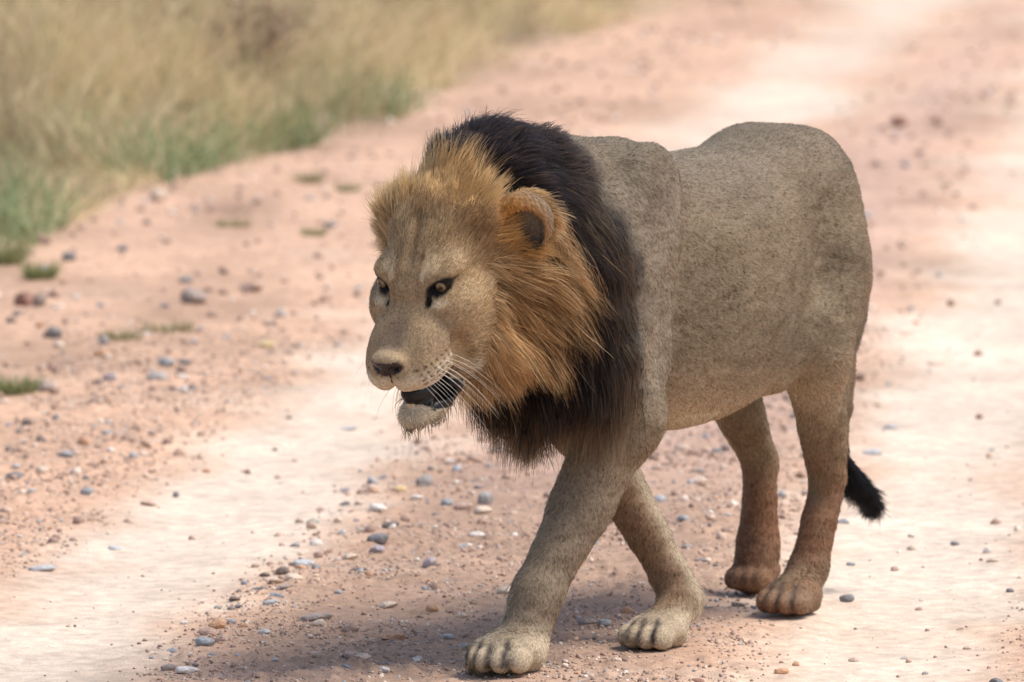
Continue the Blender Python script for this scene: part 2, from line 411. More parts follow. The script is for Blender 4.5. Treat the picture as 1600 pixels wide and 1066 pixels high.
# gravel and crumbs too small to count
def make_gravel():
    N = 135000
    q = rng.random(N)
    x = np.empty(N); y = np.empty(N)
    xe = rng.uniform(-1.3, 1.35, N); ye = -1.2 + 9.0*rng.random(N)**1.9
    x[:] = xe; y[:] = ye
    wide = q > .9; x[wide] = rng.uniform(-2.6, 3.4, wide.sum()); y[wide] = 2.5+21*rng.random(wide.sum())**1.3
    tl = np.exp(-((x-track_left(y))/.33)**2)+np.exp(-((x-track_right(y))/.33)**2)
    clus = sstep(-.5, .5, fbm(np.stack([x, y, 0*x], 1), 3, 3, 51))
    keep = rng.random(N) < (1-.985*sstep(.12, .75, tl))*(.2+.8*clus)
    x, y = x[keep], y[keep]; N = len(x)
    r = .0016 + .0042*rng.random(N)**2.2 + .005*(rng.random(N) > .98)
    r *= 1+.25*np.clip(y, 0, 8)/8; big = (wide[keep]) & (rng.random(N) < .45); r = np.where(big, rng.uniform(.006, .020, N), r)
    h = terrain(x, y)[0]
    import bmesh
    bm = bmesh.new(); bmesh.ops.create_cone(bm, cap_ends=True, cap_tris=True, segments=4, radius1=1, radius2=.55, depth=1.2); bm.verts.ensure_lookup_table()
    bmesh.ops.triangulate(bm, faces=bm.faces[:])
    CV = np.array([v.co for v in bm.verts]); CF = np.array([[v.index for v in f.verts] for f in bm.faces]); bm.free()
    nv = len(CV); V = np.empty((N, nv, 3)); a = rng.uniform(0, 2*pi, N)
    jit = CV[None]*(1+.5*(rng.random((N, nv, 1))-.5))
    tilt = rng.normal(0, .5, (N, 2))
    X = jit[..., 0]*np.cos(a)[:,None]-jit[..., 1]*np.sin(a)[:,None]; Y = jit[..., 0]*np.sin(a)[:,None]+jit[..., 1]*np.cos(a)[:,None]
    Z = jit[..., 2]*.65 + X*tilt[:, :1]*.5 + Y*tilt[:, 1:]*.5
    V[..., 0] = x[:,None]+X*r[:,None]; V[..., 1] = y[:,None]+Y*r[:,None]*.8; V[..., 2] = h[:,None]+(Z+.35)*r[:,None]
    Fc = (CF[None]+(np.arange(N)*nv)[:,None,None]).reshape(-1, 3)
    me = mesh_from('gravel', V.reshape(-1, 3), Fc, smooth=False)
    pal = np.array([(.42,.29,.22),(.36,.25,.20),(.52,.38,.30),(.62,.51,.42),(.28,.19,.15),(.36,.37,.39),(.70,.63,.56),(.20,.16,.145),(.56,.38,.27)])
    ci = rng.choice(len(pal), N, p=[.24,.20,.14,.10,.14,.05,.04,.05,.04]); cl = pal[ci]*(rng.uniform(.85, 1.15, N)[:,None])
    add_col(me, np.repeat(cl, nv, 0))
    m, n, bs = new_mat('gravel'); at = attr_node(n); n.links.new(at.outputs['Color'], bs.inputs['Base Color']); bs.inputs['Roughness'].default_value = .9
    link('gravel', me, None, m, kind='stuff')
make_gravel()

# ------------------------------------------------------------------ grass
def blades(x, y, z, length, width, lean, curl, cols, segs=3, az=None):
    N = len(x); az = rng.uniform(0, 2*pi, N) if az is None else az
    t = np.linspace(0, 1, segs+1)
    dx, dy = np.cos(az), np.sin(az)
    out = lean[:,None]*t[None]*length[:,None] + curl[:,None]*(t[None]**2)*length[:,None]
    hgt = length[:,None]*t[None]*np.sqrt(np.clip(1-(lean[:,None]*.8)**2, .2, 1)) - np.abs(curl[:,None])*length[:,None]*.45*t[None]**2.5
    px = x[:,None]+out*dx[:,None]; py = y[:,None]+out*dy[:,None]; pz = z[:,None]+hgt
    sa = rng.uniform(-.8, .8, N); wx, wy = np.cos(sa), np.sin(sa)      # blades turned at random about the vertical
    wd = width[:,None]*(1-.85*t[None]**1.5)*.5
    L = np.stack([px-wx[:,None]*wd, py-wy[:,None]*wd, pz], -1); R = np.stack([px+wx[:,None]*wd, py+wy[:,None]*wd, pz], -1)
    V = np.stack([L, R], 2).reshape(N, -1, 3); nv = V.shape[1]
    q = np.array([[2*i, 2*i+1, 2*i+3, 2*i+2] for i in range(segs)])
    Fc = (q[None]+(np.arange(N)*nv)[:,None,None]).reshape(-1, 4)
    return V.reshape(-1, 3), Fc, np.repeat(cols, nv, 0)
grm, n, bs = new_mat('grass_blade'); at = attr_node(n); n.links.new(at.outputs['Color'], bs.inputs['Base Color']); bs.inputs['Roughness'].default_value = .65
tr = n.nodes.new('ShaderNodeBsdfTranslucent'); n.links.new(at.outputs['Color'], tr.inputs['Color'])
ms = n.nodes.new('ShaderNodeMixShader'); ms.inputs[0].default_value = .3; n.links.new(bs.outputs[0], ms.inputs[1]); n.links.new(tr.outputs[0], ms.inputs[2])
n.links.new(ms.outputs[0], n.nodes['Material Output'].inputs['Surface'])
def grass_field(name, N, kind):
    y = rng.uniform(6.5, 34, N); back = rng.random(N)
    d = rng.random(N)**1.3*(3.2 if kind == 'dry' else 1.0)
    x = verge_edge(y)-.05-d
    p = np.stack([x, y, 0*x], 1)
    cl = fbm(p, 1.6, 3, 61)
    edge = verge_edge(y)-x
    if kind == 'dry':
        keep = rng.random(N) < (.35+.65*sstep(-.4, .3, cl))*sstep(.0, .35, edge+.3*cl); 
    else:
        gp = fbm(p, .9, 2, 71)
        keep = (rng.random(N) < sstep(-.5, .1, gp)*np.clip(1.15-edge/1.0, 0, 1)) & (rng.random(N) > sstep(14, 18, y))
    x, y, cl, edge, p = x[keep], y[keep], cl[keep], edge[keep], p[keep]; M_ = len(x)
    hgt = fbm(p, .8, 2, 81)
    if kind == 'dry':
        L = (.12+.38*sstep(0, 1.3, edge))*(1+.5*hgt)*rng.uniform(.55, 1.2, M_)
        pal = np.array([(.50,.40,.24),(.44,.34,.20),(.58,.48,.31),(.36,.27,.16),(.33,.32,.15),(.27,.19,.12),(.47,.43,.24)])
        ci = rng.choice(7, M_, p=[.20,.20,.17,.13,.14,.07,.09])
        cols = 1.28*pal[ci]*np.array([1.0,.985,.98])*(1+.35*fbm(p, .5, 2, 91)+.45*fbm(p*np.array([1, .4, 1]), 3.5, 2, 97))[:,None]
        wdt = rng.uniform(.003, .008, M_)
    else:
        L = rng.uniform(.07, .26, M_)
        pal = np.array([(.16,.23,.09),(.21,.28,.12),(.27,.31,.15),(.36,.35,.18)]); cols = pal[rng.choice(4, M_)]
        wdt = rng.uniform(.004, .010, M_)
    z = terrain(x, y)[0]-.01
    # the dry tussocks lean the same way in patches
    az = fbm(p, .6, 2, 95)*5 + rng.normal(0, 1.5, M_)
    V, Fc, cc = blades(x, y, z, L, wdt, rng.uniform(.1, .95, M_), rng.uniform(-.1, .9, M_), cols, 3, az)
    me = mesh_from(name, V, Fc); add_col(me, cc); link(name, me, None, grm, kind='stuff')
grass_field('dry_grass', 90000, 'dry')
grass_field('green_grass', 34000, 'green')
# single tufts on the road side
def tuft(px, py, wpx, hpx, n_, green, label):
    p = gpt(px, py+hpx*.45); D = p[1]+21.6; s = D/FPX; W = wpx*s*.5; H = hpx*s
    a = rng.uniform(0, 2*pi, n_); r = np.sqrt(rng.random(n_))*W
    x, y = r*np.cos(a), r*np.sin(a)*.8
    pal = np.array([(.15,.22,.07),(.21,.26,.10),(.33,.33,.16),(.42,.36,.20)]) if green else np.array([(.30,.29,.14),(.40,.34,.20),(.46,.38,.24),(.24,.26,.11)])
    V, Fc, cc = blades(x, y, np.full(n_, -.005), rng.uniform(.5, 1.3, n_)*H, rng.uniform(.002, .005, n_), rng.uniform(.1, .8, n_), rng.uniform(0, .4, n_), pal[rng.choice(4, n_)], 3, a+rng.normal(0, .6, n_))
    me = mesh_from('grass_tuft', V, Fc); add_col(me, cc)
    o = link('grass_tuft', me, None, grm, label=label, category='grass tuft', group='grass tufts on the roadside')
    o.location = (p[0], p[1], ground_z(p[0], p[1]))
tuft(25, 600, 54, 34, 260, 1, 'spiky green grass tuft at the left edge beside the pinkish grey stone')
tuft(62, 418, 44, 34, 200, 1, 'green grass tuft above the reddish brown clod near the left edge')
tuft(190, 522, 60, 20, 140, 0, 'low olive grass tuft right of the dark slate stone')
tuft(262, 510, 78, 20, 150, 0, 'long low dry grass tuft in front of the largest roadside stone')
tuft(545, 293, 34, 16, 120, 1, 'small green grass tuft far off, closest to the lion\'s face')
tuft(490, 362, 34, 16, 120, 1, 'small green grass tuft left of the far grey stone')
tuft(362, 346, 54, 16, 130, 0, 'flat olive grass tuft right of the pale cream rock')
tuft(480, 272, 50, 20, 130, 0, 'olive grass tuft at the tip of the grass verge')
tuft(10, 395, 50, 50, 260, 1, 'tall green grass tuft at the very left edge of the photo')
# shrubs in the verge
def shrub(px, py, R, H, n_, pal, label, leaf, name='shrub'):
    p = gpt(px, py); g = ground_z(p[0], p[1])
    root = bpy.data.objects.new(name, None); C.objects.link(root); root.location = (p[0], p[1], g)
    root['label'] = label; root['category'] = 'shrub'
    st = []
    for k in range(26):
        a = random.uniform(0, 2*pi); tip = np.array([cos(a)*R*random.uniform(.3, 1), sin(a)*R*random.uniform(.3, 1), H*random.uniform(.5, 1)])
        bend = np.array([random.gauss(0, .15)*R, random.gauss(0, .15)*R, H*.15])
        st.append((np.zeros(3)+np.array([cos(a), sin(a), 0])*.03, tip*.5+bend, tip))
    V, Fc = [], []
    for s3 in st:
        ts = np.linspace(0, 1, 6); P = [(1-t)**2*s3[0]+2*t*(1-t)*s3[1]+t*t*s3[2] for t in ts]
        for i, q in enumerate(P):
            rr = .007*(1-.75*ts[i])
            for k in range(3): V.append(q+rr*np.array([cos(k*2.094), sin(k*2.094), 0]))
        b = len(V)-18
        for i in range(5):
            for k in range(3): Fc.append([b+i*3+k, b+i*3+(k+1) % 3, b+i*3+3+(k+1) % 3, b+i*3+3+k])
    me = mesh_from('stems', V, Fc); add_col(me, np.tile([.16,.10,.07], (len(V), 1))); link('stems', me, root, grm)
    ts = rng.random(n_)**.6; ki = rng.integers(0, len(st), n_)
    A0 = np.array([s[0] for s in st])[ki]; A1 = np.array([s[1] for s in st])[ki]; A2 = np.array([s[2] for s in st])[ki]; t = ts[:,None]
    Pc = (1-t)**2*A0+2*t*(1-t)*A1+t*t*A2 + rng.normal(0, .035, (n_, 3))
    u = rng.normal(size=(n_, 3)); u /= np.linalg.norm(u, axis=1)[:,None]; v = np.cross(u, rng.normal(size=(n_, 3))); v /= np.linalg.norm(v, axis=1)[:,None]
    Lf = leaf*rng.uniform(.6, 1.3, n_)[:,None]
    Q = np.stack([Pc-u*Lf, Pc+v*Lf*.4, Pc+u*Lf, Pc-v*Lf*.4], 1)
    me = mesh_from('foliage', Q.reshape(-1, 3), np.arange(4*n_).reshape(-1, 4)); pal = np.array(pal); add_col(me, np.repeat(pal[rng.integers(0, len(pal), n_)], 4, 0))
    link('foliage', me, root, grm)
shrub(395, 165, .34, .36, 650, [(.36,.26,.18),(.42,.31,.21),(.30,.21,.15)], 'brown withered low shrub in the middle of the dry grass', .02, 'withered_shrub')
#shrub(615, 196, .20, .10, 700, [(.30,.20,.14),(.36,.26,.17),(.24,.17,.11)], 'flat brown withered shrub at the tip of the grass verge', .02, 'withered_shrub')
shrub(30, 120, .45, .62, 900, [(.20,.36,.05),(.28,.44,.08),(.14,.25,.05)], 'bright green leafy shrub in the top left corner behind the dry grass', .05, 'leafy_shrub')

# ------------------------------------------------------------------ the lion
# lion frame: s forward along the body, t to the lion's left, z up; origin on the ground below the belly
LM = np.array([.37, .75, 0.0]); LA = radians(29)
hd = np.array([-sin(LA), -cos(LA), 0]); lf = np.array([cos(LA), -sin(LA), 0]); ZZ = np.array([0, 0, 1.0])
lion = bpy.data.objects.new('lion', None); C.objects.link(lion)
lion.location = LM; lion.rotation_euler = (0, 0, math.atan2(hd[1], hd[0]))
lion['label'] = 'big male lion with ginger and black mane striding along the dirt road'; lion['category'] = 'lion'
def to_lion(v): return np.array([v@hd, v@lf, v[2]])
# head frame: f forward along the skull, l left, u up; origin between the eyes
HA, HQ = radians(35), radians(32)
hh = np.array([-sin(HA), -cos(HA), 0]); hl = np.array([cos(HA), -sin(HA), 0])
hf = hh*cos(HQ)-ZZ*sin(HQ); hu = hh*sin(HQ)+ZZ*cos(HQ)
HO = to_lion(np.array([-.2138, -.1795, .854])-LM)
HR = np.stack([to_lion(hf), to_lion(hl), to_lion(hu)], 1)      # columns: axes of the head in the lion frame
def Hp(f, l, u): return HO + HR@np.array([f, l, u])
def to_head(p): return (p-HO)@HR

def seg(a, b, parts): return None
gs = axis([(-1.0, .80, .0095), (.80, 1.36, .0042)])
gt_ = axis([(-.40, -.30, .0095), (-.30, .20, .0044), (.20, .36, .0095)])
gz = axis([(-.02, .13, .006), (.13, .50, .0095), (.50, 1.08, .0044), (1.08, 1.2, .009)])
VOL = np.full((len(gs), len(gt_), len(gz)), .12, np.float32)
def box(lo, hi):
    sl = []
    for g, a, b in zip((gs, gt_, gz), lo, hi):
        i0 = max(0, np.searchsorted(g, a)-1); i1 = min(len(g), np.searchsorted(g, b)+1); sl.append(slice(i0, i1))
    return tuple(sl)
def grid(sl):
    return gs[sl[0]][:,None,None], gt_[sl[1]][None,:,None], gz[sl[2]][None,None,:]
def combine(sl, d, k, sub=False):
    v = VOL[sl]; d = d.astype(np.float32)
    if sub:
        d = -d; h = np.clip(.5+.5*(d-v)/k, 0, 1); VOL[sl] = v*(1-h)+d*h + k*h*(1-h)
    else:
        h = np.clip(.5+.5*(v-d)/k, 0, 1); VOL[sl] = v*(1-h)+d*h - k*h*(1-h)
def ell(c, r, k=.03, R=None, sub=False):
    c = np.array(c, float); r = np.array(r, float); m = r.max()+k+.02
    sl = box(c-m, c+m); S, T, Z = grid(sl)
    if S.size*T.size*Z.size == 0: return
    X, Y, W = S-c[0], T-c[1], Z-c[2]
    if R is not None: X, Y, W = X*R[0,0]+Y*R[1,0]+W*R[2,0], X*R[0,1]+Y*R[1,1]+W*R[2,1], X*R[0,2]+Y*R[1,2]+W*R[2,2]
    k0 = np.sqrt((X/r[0])**2+(Y/r[1])**2+(W/r[2])**2); k1 = np.sqrt((X/r[0]**2)**2+(Y/r[1]**2)**2+(W/r[2]**2)**2)
    combine(sl, np.where(k1 > 1e-6, k0*(k0-1)/np.maximum(k1, 1e-6), -r.min()), k, sub)
def cone(a, b, ra, rb, k=.03, sub=False, flat=None):
    a = np.array(a, float); b = np.array(b, float); m = max(ra, rb)+k+.02
    sl = box(np.minimum(a, b)-m, np.maximum(a, b)+m); S, T, Z = grid(sl)
    d = b-a; L2 = d@d
    h = np.clip(((S-a[0])*d[0]+(T-a[1])*d[1]+(Z-a[2])*d[2])/L2, 0, 1)
    q = np.sqrt((S-a[0]-h*d[0])**2+(T-a[1]-h*d[1])**2+(Z-a[2]-h*d[2])**2)
    combine(sl, q-(ra+(rb-ra)*h), k, sub)
def rot(yaw=0, pitch=0, roll=0):
    cy, sy, cp, sp, cr, sr = cos(yaw), sin(yaw), cos(pitch), sin(pitch), cos(roll), sin(roll)
    Rz = np.array([[cy,-sy,0],[sy,cy,0],[0,0,1]]); Ry = np.array([[cp,0,-sp],[0,1,0],[sp,0,cp]]); Rx = np.array([[1,0,0],[0,cr,-sr],[0,sr,cr]])
    return Rz@Ry@Rx
def hell(f, l, u, rf, rl, ru, k=.02, sub=False, R=None):
    ell(Hp(f, l, u), (rf, rl, ru), k, HR if R is None else HR@R, sub)
def hcone(a, b, ra, rb, k=.02, sub=False): cone(Hp(*a), Hp(*b), ra, rb, k, sub)

# torso as a run of cross sections:  s, top, bottom, half width
TS = np.array([(-.75,.86,.80,.02),(-.72,.93,.76,.05),(-.65,.985,.70,.09),(-.59,1.035,.63,.135),(-.50,1.068,.585,.165),(-.36,1.072,.55,.148),(-.22,1.058,.49,.195),(-.06,1.052,.462,.235),
               (.10,1.048,.452,.238),(.24,1.062,.462,.20),(.36,1.085,.49,.16),(.50,1.10,.53,.16),(.62,1.07,.56,.165),(.72,1.0,.60,.135),(.80,.90,.68,.08),(.84,.82,.76,.02)])
sl = (slice(None), slice(None), slice(None)); S, T, Z = grid(sl)
def prof(col):
    fine = np.interp(np.linspace(-.84, .86, 171), TS[:,0], TS[:,col]); kk = np.ones(9)/9
    f2 = np.convolve(np.pad(fine, 4, mode='edge'), kk, 'valid'); return np.interp(S, np.linspace(-.84, .86, 171), f2)
tp, bt, hw = prof(1), prof(2), prof(3)
zc = bt+(tp-bt)*.47; hzv = np.where(Z > zc, tp-zc, zc-bt)
q = ((np.abs(T)/hw)**2.25+(np.abs(Z-zc)/hzv)**2.25)**(1/2.25)
d = (q-1)*np.minimum(hw, hzv); d = np.where((S < -.80) | (S > .84), np.maximum(d, .03), d)
VOL = np.minimum(VOL, d.astype(np.float32)); del q, d
# loins, hips and rump
ell((-.42, .070, .965), (.16, .080, .10), .08); ell((-.42, -.070, .965), (.16, .080, .10), .08)
for sgn, hipz in ((1, .80), (-1, .80)):
    ell((-.48, .108*sgn, hipz), (.140, .080, .24), .020, rot(pitch=-.12))
# shoulder blades and upper arms
for sgn in (1, -1):
    ell((.475, .134*sgn, .84), (.138, .082, .27), .018, rot(pitch=.18, roll=-.12*sgn))
    ell((.46, .08*sgn, 1.012), (.15, .06, .085), .09); ell((.44, .150*sgn, .67), (.075, .05, .13), .03)
ell((.64, 0, .72), (.15, .14, .19), .05)                    # breast
# left fore leg, striding
cone((.60, .125, .66), (.515, .14, .52), .10, .083, .06); cone((.52, .135, .53), (.60, .075, .33), .085, .064, .04)
cone((.60, .075, .33), (.732, .040, .15), .063, .050, .03); ell((.50, .135, .49), (.05, .05, .06), .03)
cone((.730, .042, .16), (.772, .034, .07), .051, .054, .03)
def paw(c, yaw, wdt=.060, ln=.085, ht=.046, flex=0):
    c = np.array(c); R = rot(yaw=yaw, pitch=-flex)
    ell(c, (ln, wdt, ht), .02, R)
    for i, (a, b_) in enumerate(((-.72, .70), (-.27, .93), (.27, .93), (.72, .70))):
        p = c+R@np.array([ln*b_, wdt*a*1.02, -.004])
        ell(p+R@np.array([0, 0, -.006]), (.038, .0200, .027), .004, R); ell(p+R@np.array([-.038, 0, .010]), (.036, .0175, .024), .007, R)
    ell(c+R@np.array([-ln*.35, 0, -ht*.55]), (.05, wdt*.75, .02), .015, R)
paw((.822, .032, .046), .02, .072, .090, .050)
# right fore leg, pushing off
cone((.50, -.11, .66), (.35, -.055, .48), .095, .07, .05); cone((.34, -.05, .48), (.205, .08, .155), .064, .041, .03)
cone((.205, .085, .145), (.20, .108, .095), .043, .047, .02); cone((.205, .108, .085), (.27, .108, .055), .044, .042, .02)
paw((.302, .108, .040), -.10, .060, .072, .040)
# left hind leg
cone((-.45, .110, .78), (-.37, .140, .58), .105, .076, .06); cone((-.37, .140, .585), (-.475, .115, .30), .074, .040, .035)
cone((-.545, .095, .72), (-.49, .112, .36), .072, .026, .05)
cone((-.335, .205, .96), (-.315, .222, .66), .007, .007, .030, sub=True); cone((-.31, .175, .67), (-.21, .135, .545), .030, .022, .07)
cone((.46, .165, 1.0), (.53, .195, .74), .022, .02, .035)
cone((-.495, .112, .295), (-.42, .10, .095), .0375, .041, .02); ell((-.528, .112, .322), (.022, .020, .036), .022)
cone((-.42, .10, .10), (-.38, .10, .06), .042, .045, .02); ell((-.378, .148, .545), (.05, .03, .07), .04)
paw((-.352, .100, .045), .0, .060, .070, .045)
# right hind leg, heel lifted
cone((-.47, -.13, .78), (-.50, -.15, .50), .12, .075, .06); cone((-.50, -.15, .50), (-.655, -.145, .30), .068, .038, .035)
ell((-.682, -.147, .312), (.024, .020, .036), .022)
cone((-.655, -.145, .295), (-.650, -.147, .11), .037, .044, .02); cone((-.65, -.147, .12), (-.635, -.147, .06), .045, .046, .02)
paw((-.628, -.147, .052), .0, .048, .036, .050)
# folds: groin and elbow
cone((-.40, .165, .70), (-.355, .165, .58), .05, .045, .04)
# tail
tail = [(-.69,0,.955),(-.76,0,.88),(-.825,.0,.74),(-.81,.0,.58),(-.785,0,.42),(-.765,.002,.325),(-.82,.008,.255),(-.90,.02,.190)]
for i in range(len(tail)-1): cone(tail[i], tail[i+1], [.045,.03,.024,.021,.018,.015,.014][i], [.03,.024,.021,.018,.015,.014,.010][i], .02)
# neck with the bulk of the mane under the long hair
cone((.95, -.05, .93), (.62, 0, .86), .125, .20, .06); cone((.92, -.045, .86), (.60, 0, .74), .115, .17, .06)
cone((.885, -.045, 1.02), (.80, -.03, 1.038), .09, .10, .04); cone((.80, -.03, 1.038), (.64, 0, 1.03), .10, .105, .05)
# skull
hell(-.145, 0, -.035, .155, .118, .122, .03)
hell(-.055, 0, -.040, .095, .098, .064, .03)
hell(-.19, 0, -.09, .14, .13, .13, .04)
hell(-.175, -.085, .030, .075, .070, .065, .03); hell(-.19, .075, .025, .065, .065, .060, .03)   # thick hair beside the ears
for sg in (1, -1):
    hcone((-.03, .016*sg, -.042), (.128, .014*sg, -.108), .040, .030, .012)          # bridge of the nose
    hell(.106, .040*sg, -.142, .064, .042, .040, .017)                                # whisker pads
    hell(.150, .026*sg, -.138, .030, .026, .032, .010)
    hell(.03, .058*sg, -.118, .095, .040, .056, .045)
    hell(-.045, .088*sg, -.080, .085, .050, .060, .02)                                # cheek bones
    hell(-.055, .085*sg, -.165, .095, .045, .080, .03)                                # jaw muscles
    hell(-.040, .062*sg, .008, .044, .044, .017, .026, R=rot(yaw=.3*sg, roll=.02*sg))           # brows
    hell(.002, .070*sg, -.048, .034, .024, .018, .022)                                # below the eye
    hcone((-.06, .062*sg, -.195), (.098, .026*sg, -.258), .038, .022, .02)            # lower jaw
hell(.122, 0, -.250, .046, .042, .024, .02)
hell(.152, 0, -.096, .028, .042, .023, .010)                                          # nose tip
hell(-.08, 0, -.19, .10, .085, .06, .04)
# mouth between lips and jaw, slightly open
hell(.128, 0, -.203, .080, .062, .0105, .006, sub=True, R=rot(pitch=.49))
hell(.080, 0, -.230, .042, .080, .0165, .007, sub=True, R=rot(pitch=.49))
hell(.082, 0, -.226, .072, .032, .032, .010, R=rot(pitch=.49))                        # added filler closing the see-through gap in the mouth, coloured black
hcone((-.100, 0, .096), (-.02, 0, .036), .003, .003, .024, sub=True)                  # furrow of the brow
for sg in (1, -1):
    hell(-.080, .128*sg, .050, .050, .030, .034, .025, sub=True)                      # temples
    hell(.040, .096*sg, -.155, .018, .018, .050, .018, sub=True)                      # behind the whisker pads
hell(.190, 0, -.158, .018, .0028, .028, .006, sub=True)                               # cleft of the upper lip
for sg in (1, -1):
    hell(.172, .022*sg, -.104, .013, .012, .007, .006, sub=True, R=rot(yaw=-.5*sg))   # nostrils
    hell(.012, .076*sg, -.011, .024, .0265, .0095, .005, sub=True, R=rot(yaw=.50*sg, roll=.24*sg)) # eye openings
    hell(.027, .056*sg, -.028, .012, .005, .014, .006, sub=True)                      # tear ducts
    # ears: a shell open to the front and side
    Re = rot(yaw=.62*sg, pitch=.18)
    ec = np.array([-.222, (.163 if sg > 0 else .125)*sg, .004])
    es_ = 1 if sg > 0 else .7
    hell(ec[0], ec[1], ec[2], .030, .062*es_, .069*es_, .012, R=Re)
    o_ = ec+Re@np.array([.020, -.004*sg, -.012]); hell(o_[0], o_[1], o_[2], .034, .042*es_, .050*es_, .008, sub=True, R=Re)
# ---- skin surface from the field (surface nets)
def surface_nets(V):
    ins = V < 0
    c = [ins[a:V.shape[0]-1+a, b:V.shape[1]-1+b, e:V.shape[2]-1+e] for a in (0, 1) for b in (0, 1) for e in (0, 1)]
    cnt = sum(x.astype(np.int8) for x in c); act = (cnt > 0) & (cnt < 8)
    I, J, K = np.nonzero(act); n_ = len(I); index = np.full(act.shape, -1, np.int32); index[I, J, K] = np.arange(n_)
    acc = np.zeros((n_, 3)); num = np.zeros(n_)
    cs = [(a, b, e) for a in (0, 1) for b in (0, 1) for e in (0, 1)]
    val = {k: V[I+k[0], J+k[1], K+k[2]].astype(np.float64) for k in cs}
    for a in cs:
        for axi in range(3):
            if a[axi] == 0:
                b = list(a); b[axi] = 1; b = tuple(b); va, vb = val[a], val[b]; x = (va < 0) != (vb < 0)
                t = np.where(x, va/np.where(va == vb, 1, va-vb), 0)
                for q_ in range(3): acc[:, q_] += np.where(x, a[q_]+(t if q_ == axi else 0), 0)
                num += x
    acc /= num[:,None]
    co = np.stack([I, J, K], 1)+acc
    P = np.stack([np.interp(co[:,0], np.arange(len(gs)), gs), np.interp(co[:,1], np.arange(len(gt_)), gt_), np.interp(co[:,2], np.arange(len(gz)), gz)], 1)
    quads = []
    for axi in range(3):
        a = ins[tuple(slice(0, -1) if i == axi else slice(1, -1) for i in range(3))]
        b = ins[tuple(slice(1, None) if i == axi else slice(1, -1) for i in range(3))]
        i_, j_, k_ = np.nonzero(a != b); first = a[i_, j_, k_]
        base = [i_ + (0 if axi == 0 else 1), j_ + (0 if axi == 1 else 1), k_ + (0 if axi == 2 else 1)]
        o1, o2 = [(1, 2), (2, 0), (0, 1)][axi]
        def cell(d1, d2):
            q_ = [x.copy() for x in base]; q_[o1] -= d1; q_[o2] -= d2; return index[q_[0], q_[1], q_[2]]
        qd = np.stack([cell(1, 1), cell(0, 1), cell(0, 0), cell(1, 0)], 1)
        qd[~first] = qd[~first][:, ::-1]; quads.append(qd)
    return P, np.concatenate(quads)
# lift everything that came to lie below the ground
BV, BF = surface_nets(VOL); del VOL
BV[:,2] = np.where(BV[:,2] < .0, BV[:,2]*.15, BV[:,2])
# keep the one big piece
def main_piece(V, Fc):
    lab = np.arange(len(V))
    for _ in range(400):
        m_ = lab[Fc].min(1); new = lab.copy(); np.minimum.at(new, Fc.ravel(), np.repeat(m_, 4)); new = new[new]
        if (new == lab).all(): break
        lab = new
    u, cnt = np.unique(lab, return_counts=True); keep = lab == u[cnt.argmax()]
    re = np.cumsum(keep)-1; fk = keep[Fc].all(1); return V[keep], re[Fc[fk]]
BV, BF = main_piece(BV, BF)
# relax the grid's small steps
def relax(V, Fc, n_, lam):
    e = np.concatenate([Fc[:, [0, 1]], Fc[:, [1, 2]], Fc[:, [2, 3]], Fc[:, [3, 0]]]); e = np.concatenate([e, e[:, ::-1]])
    deg = np.bincount(e[:,0], minlength=len(V))[:,None]
    for _ in range(n_):
        s = np.stack([np.bincount(e[:,0], V[e[:,1], k], minlength=len(V)) for k in range(3)], 1)/deg; V = V+(s-V)*lam
    return V
ishead = (sstep(.80, .86, BV[:,0])*(BV[:,2] > .4))[:,None]
BV = relax(BV, BF, 3, .5)*(1-ishead)+relax(BV, BF, 1, .5)*ishead
def vnormals(V, Fc):
    fn = np.cross(V[Fc[:,2]]-V[Fc[:,0]], V[Fc[:,3]]-V[Fc[:,1]])
    n_ = np.stack([np.bincount(Fc.ravel(), np.repeat(fn[:,k], 4), minlength=len(V)) for k in range(3)], 1)
    return n_/np.maximum(np.linalg.norm(n_, axis=1), 1e-9)[:,None]
BN = vnormals(BV, BF)
# wrinkles and slack of the hide on the flank
BV += BN*(fbm(BV*np.array([1,1,1.6]), 9, 3, 5)*.0034+fbm(BV*np.array([1,1,2.2]), 30, 2, 7)*.0014)[:,None]*(1-ishead)+BN*(fbm(BV, 34, 2, 6)*.0012)[:,None]*ishead

# ---- what colour the coat has where
def mix(a, b, w_): return a*(1-w_[:,None])+np.asarray(b)*w_[:,None]
def blob(h, c, r, soft=.5):
    d_ = np.sqrt((((h-np.array(c))/np.array(r))**2).sum(1)); return 1-sstep(1-soft, 1, d_)
def hairline(u, l):
    return np.interp(u, [-.30, -.25, -.20, -.10, 0, .03, .09], [.03, .034, .012, -.072, -.118, -.126, -.120])+.045*sstep(-.075, -.115, l)*sstep(-.12, -.02, u)
def mane_mask(P):
    """1 where the long mane grows"""
    h = to_head(P); f, l, u = h.T; s, t, z = P.T
    nz = fbm(P, 14, 2, 33)*.040
    fb = hairline(u, l)
    nz2 = fbm(P, 40, 2, 35)*.03; face = sstep(-.030, .022, fb+nz*.6+nz2-f)
    under = (u < -.20) & (np.abs(l) < .06); face = np.where(under, sstep(-.01, .01, -.06-f), face)
    sb = np.interp(z, [.45, .52, .6, .75, .9, 1.0, 1.08, 1.12], [.60, .595, .59, .575, .59, .61, .61, .60])
    bk = sstep(-.05, .04, s-sb-nz)
    low = sstep(.46, .53, z)
    leg = (z < .60) & (np.abs(t) > .07); bk = np.where(leg, bk*sstep(.53, .60, z), bk)
    return face*bk*low
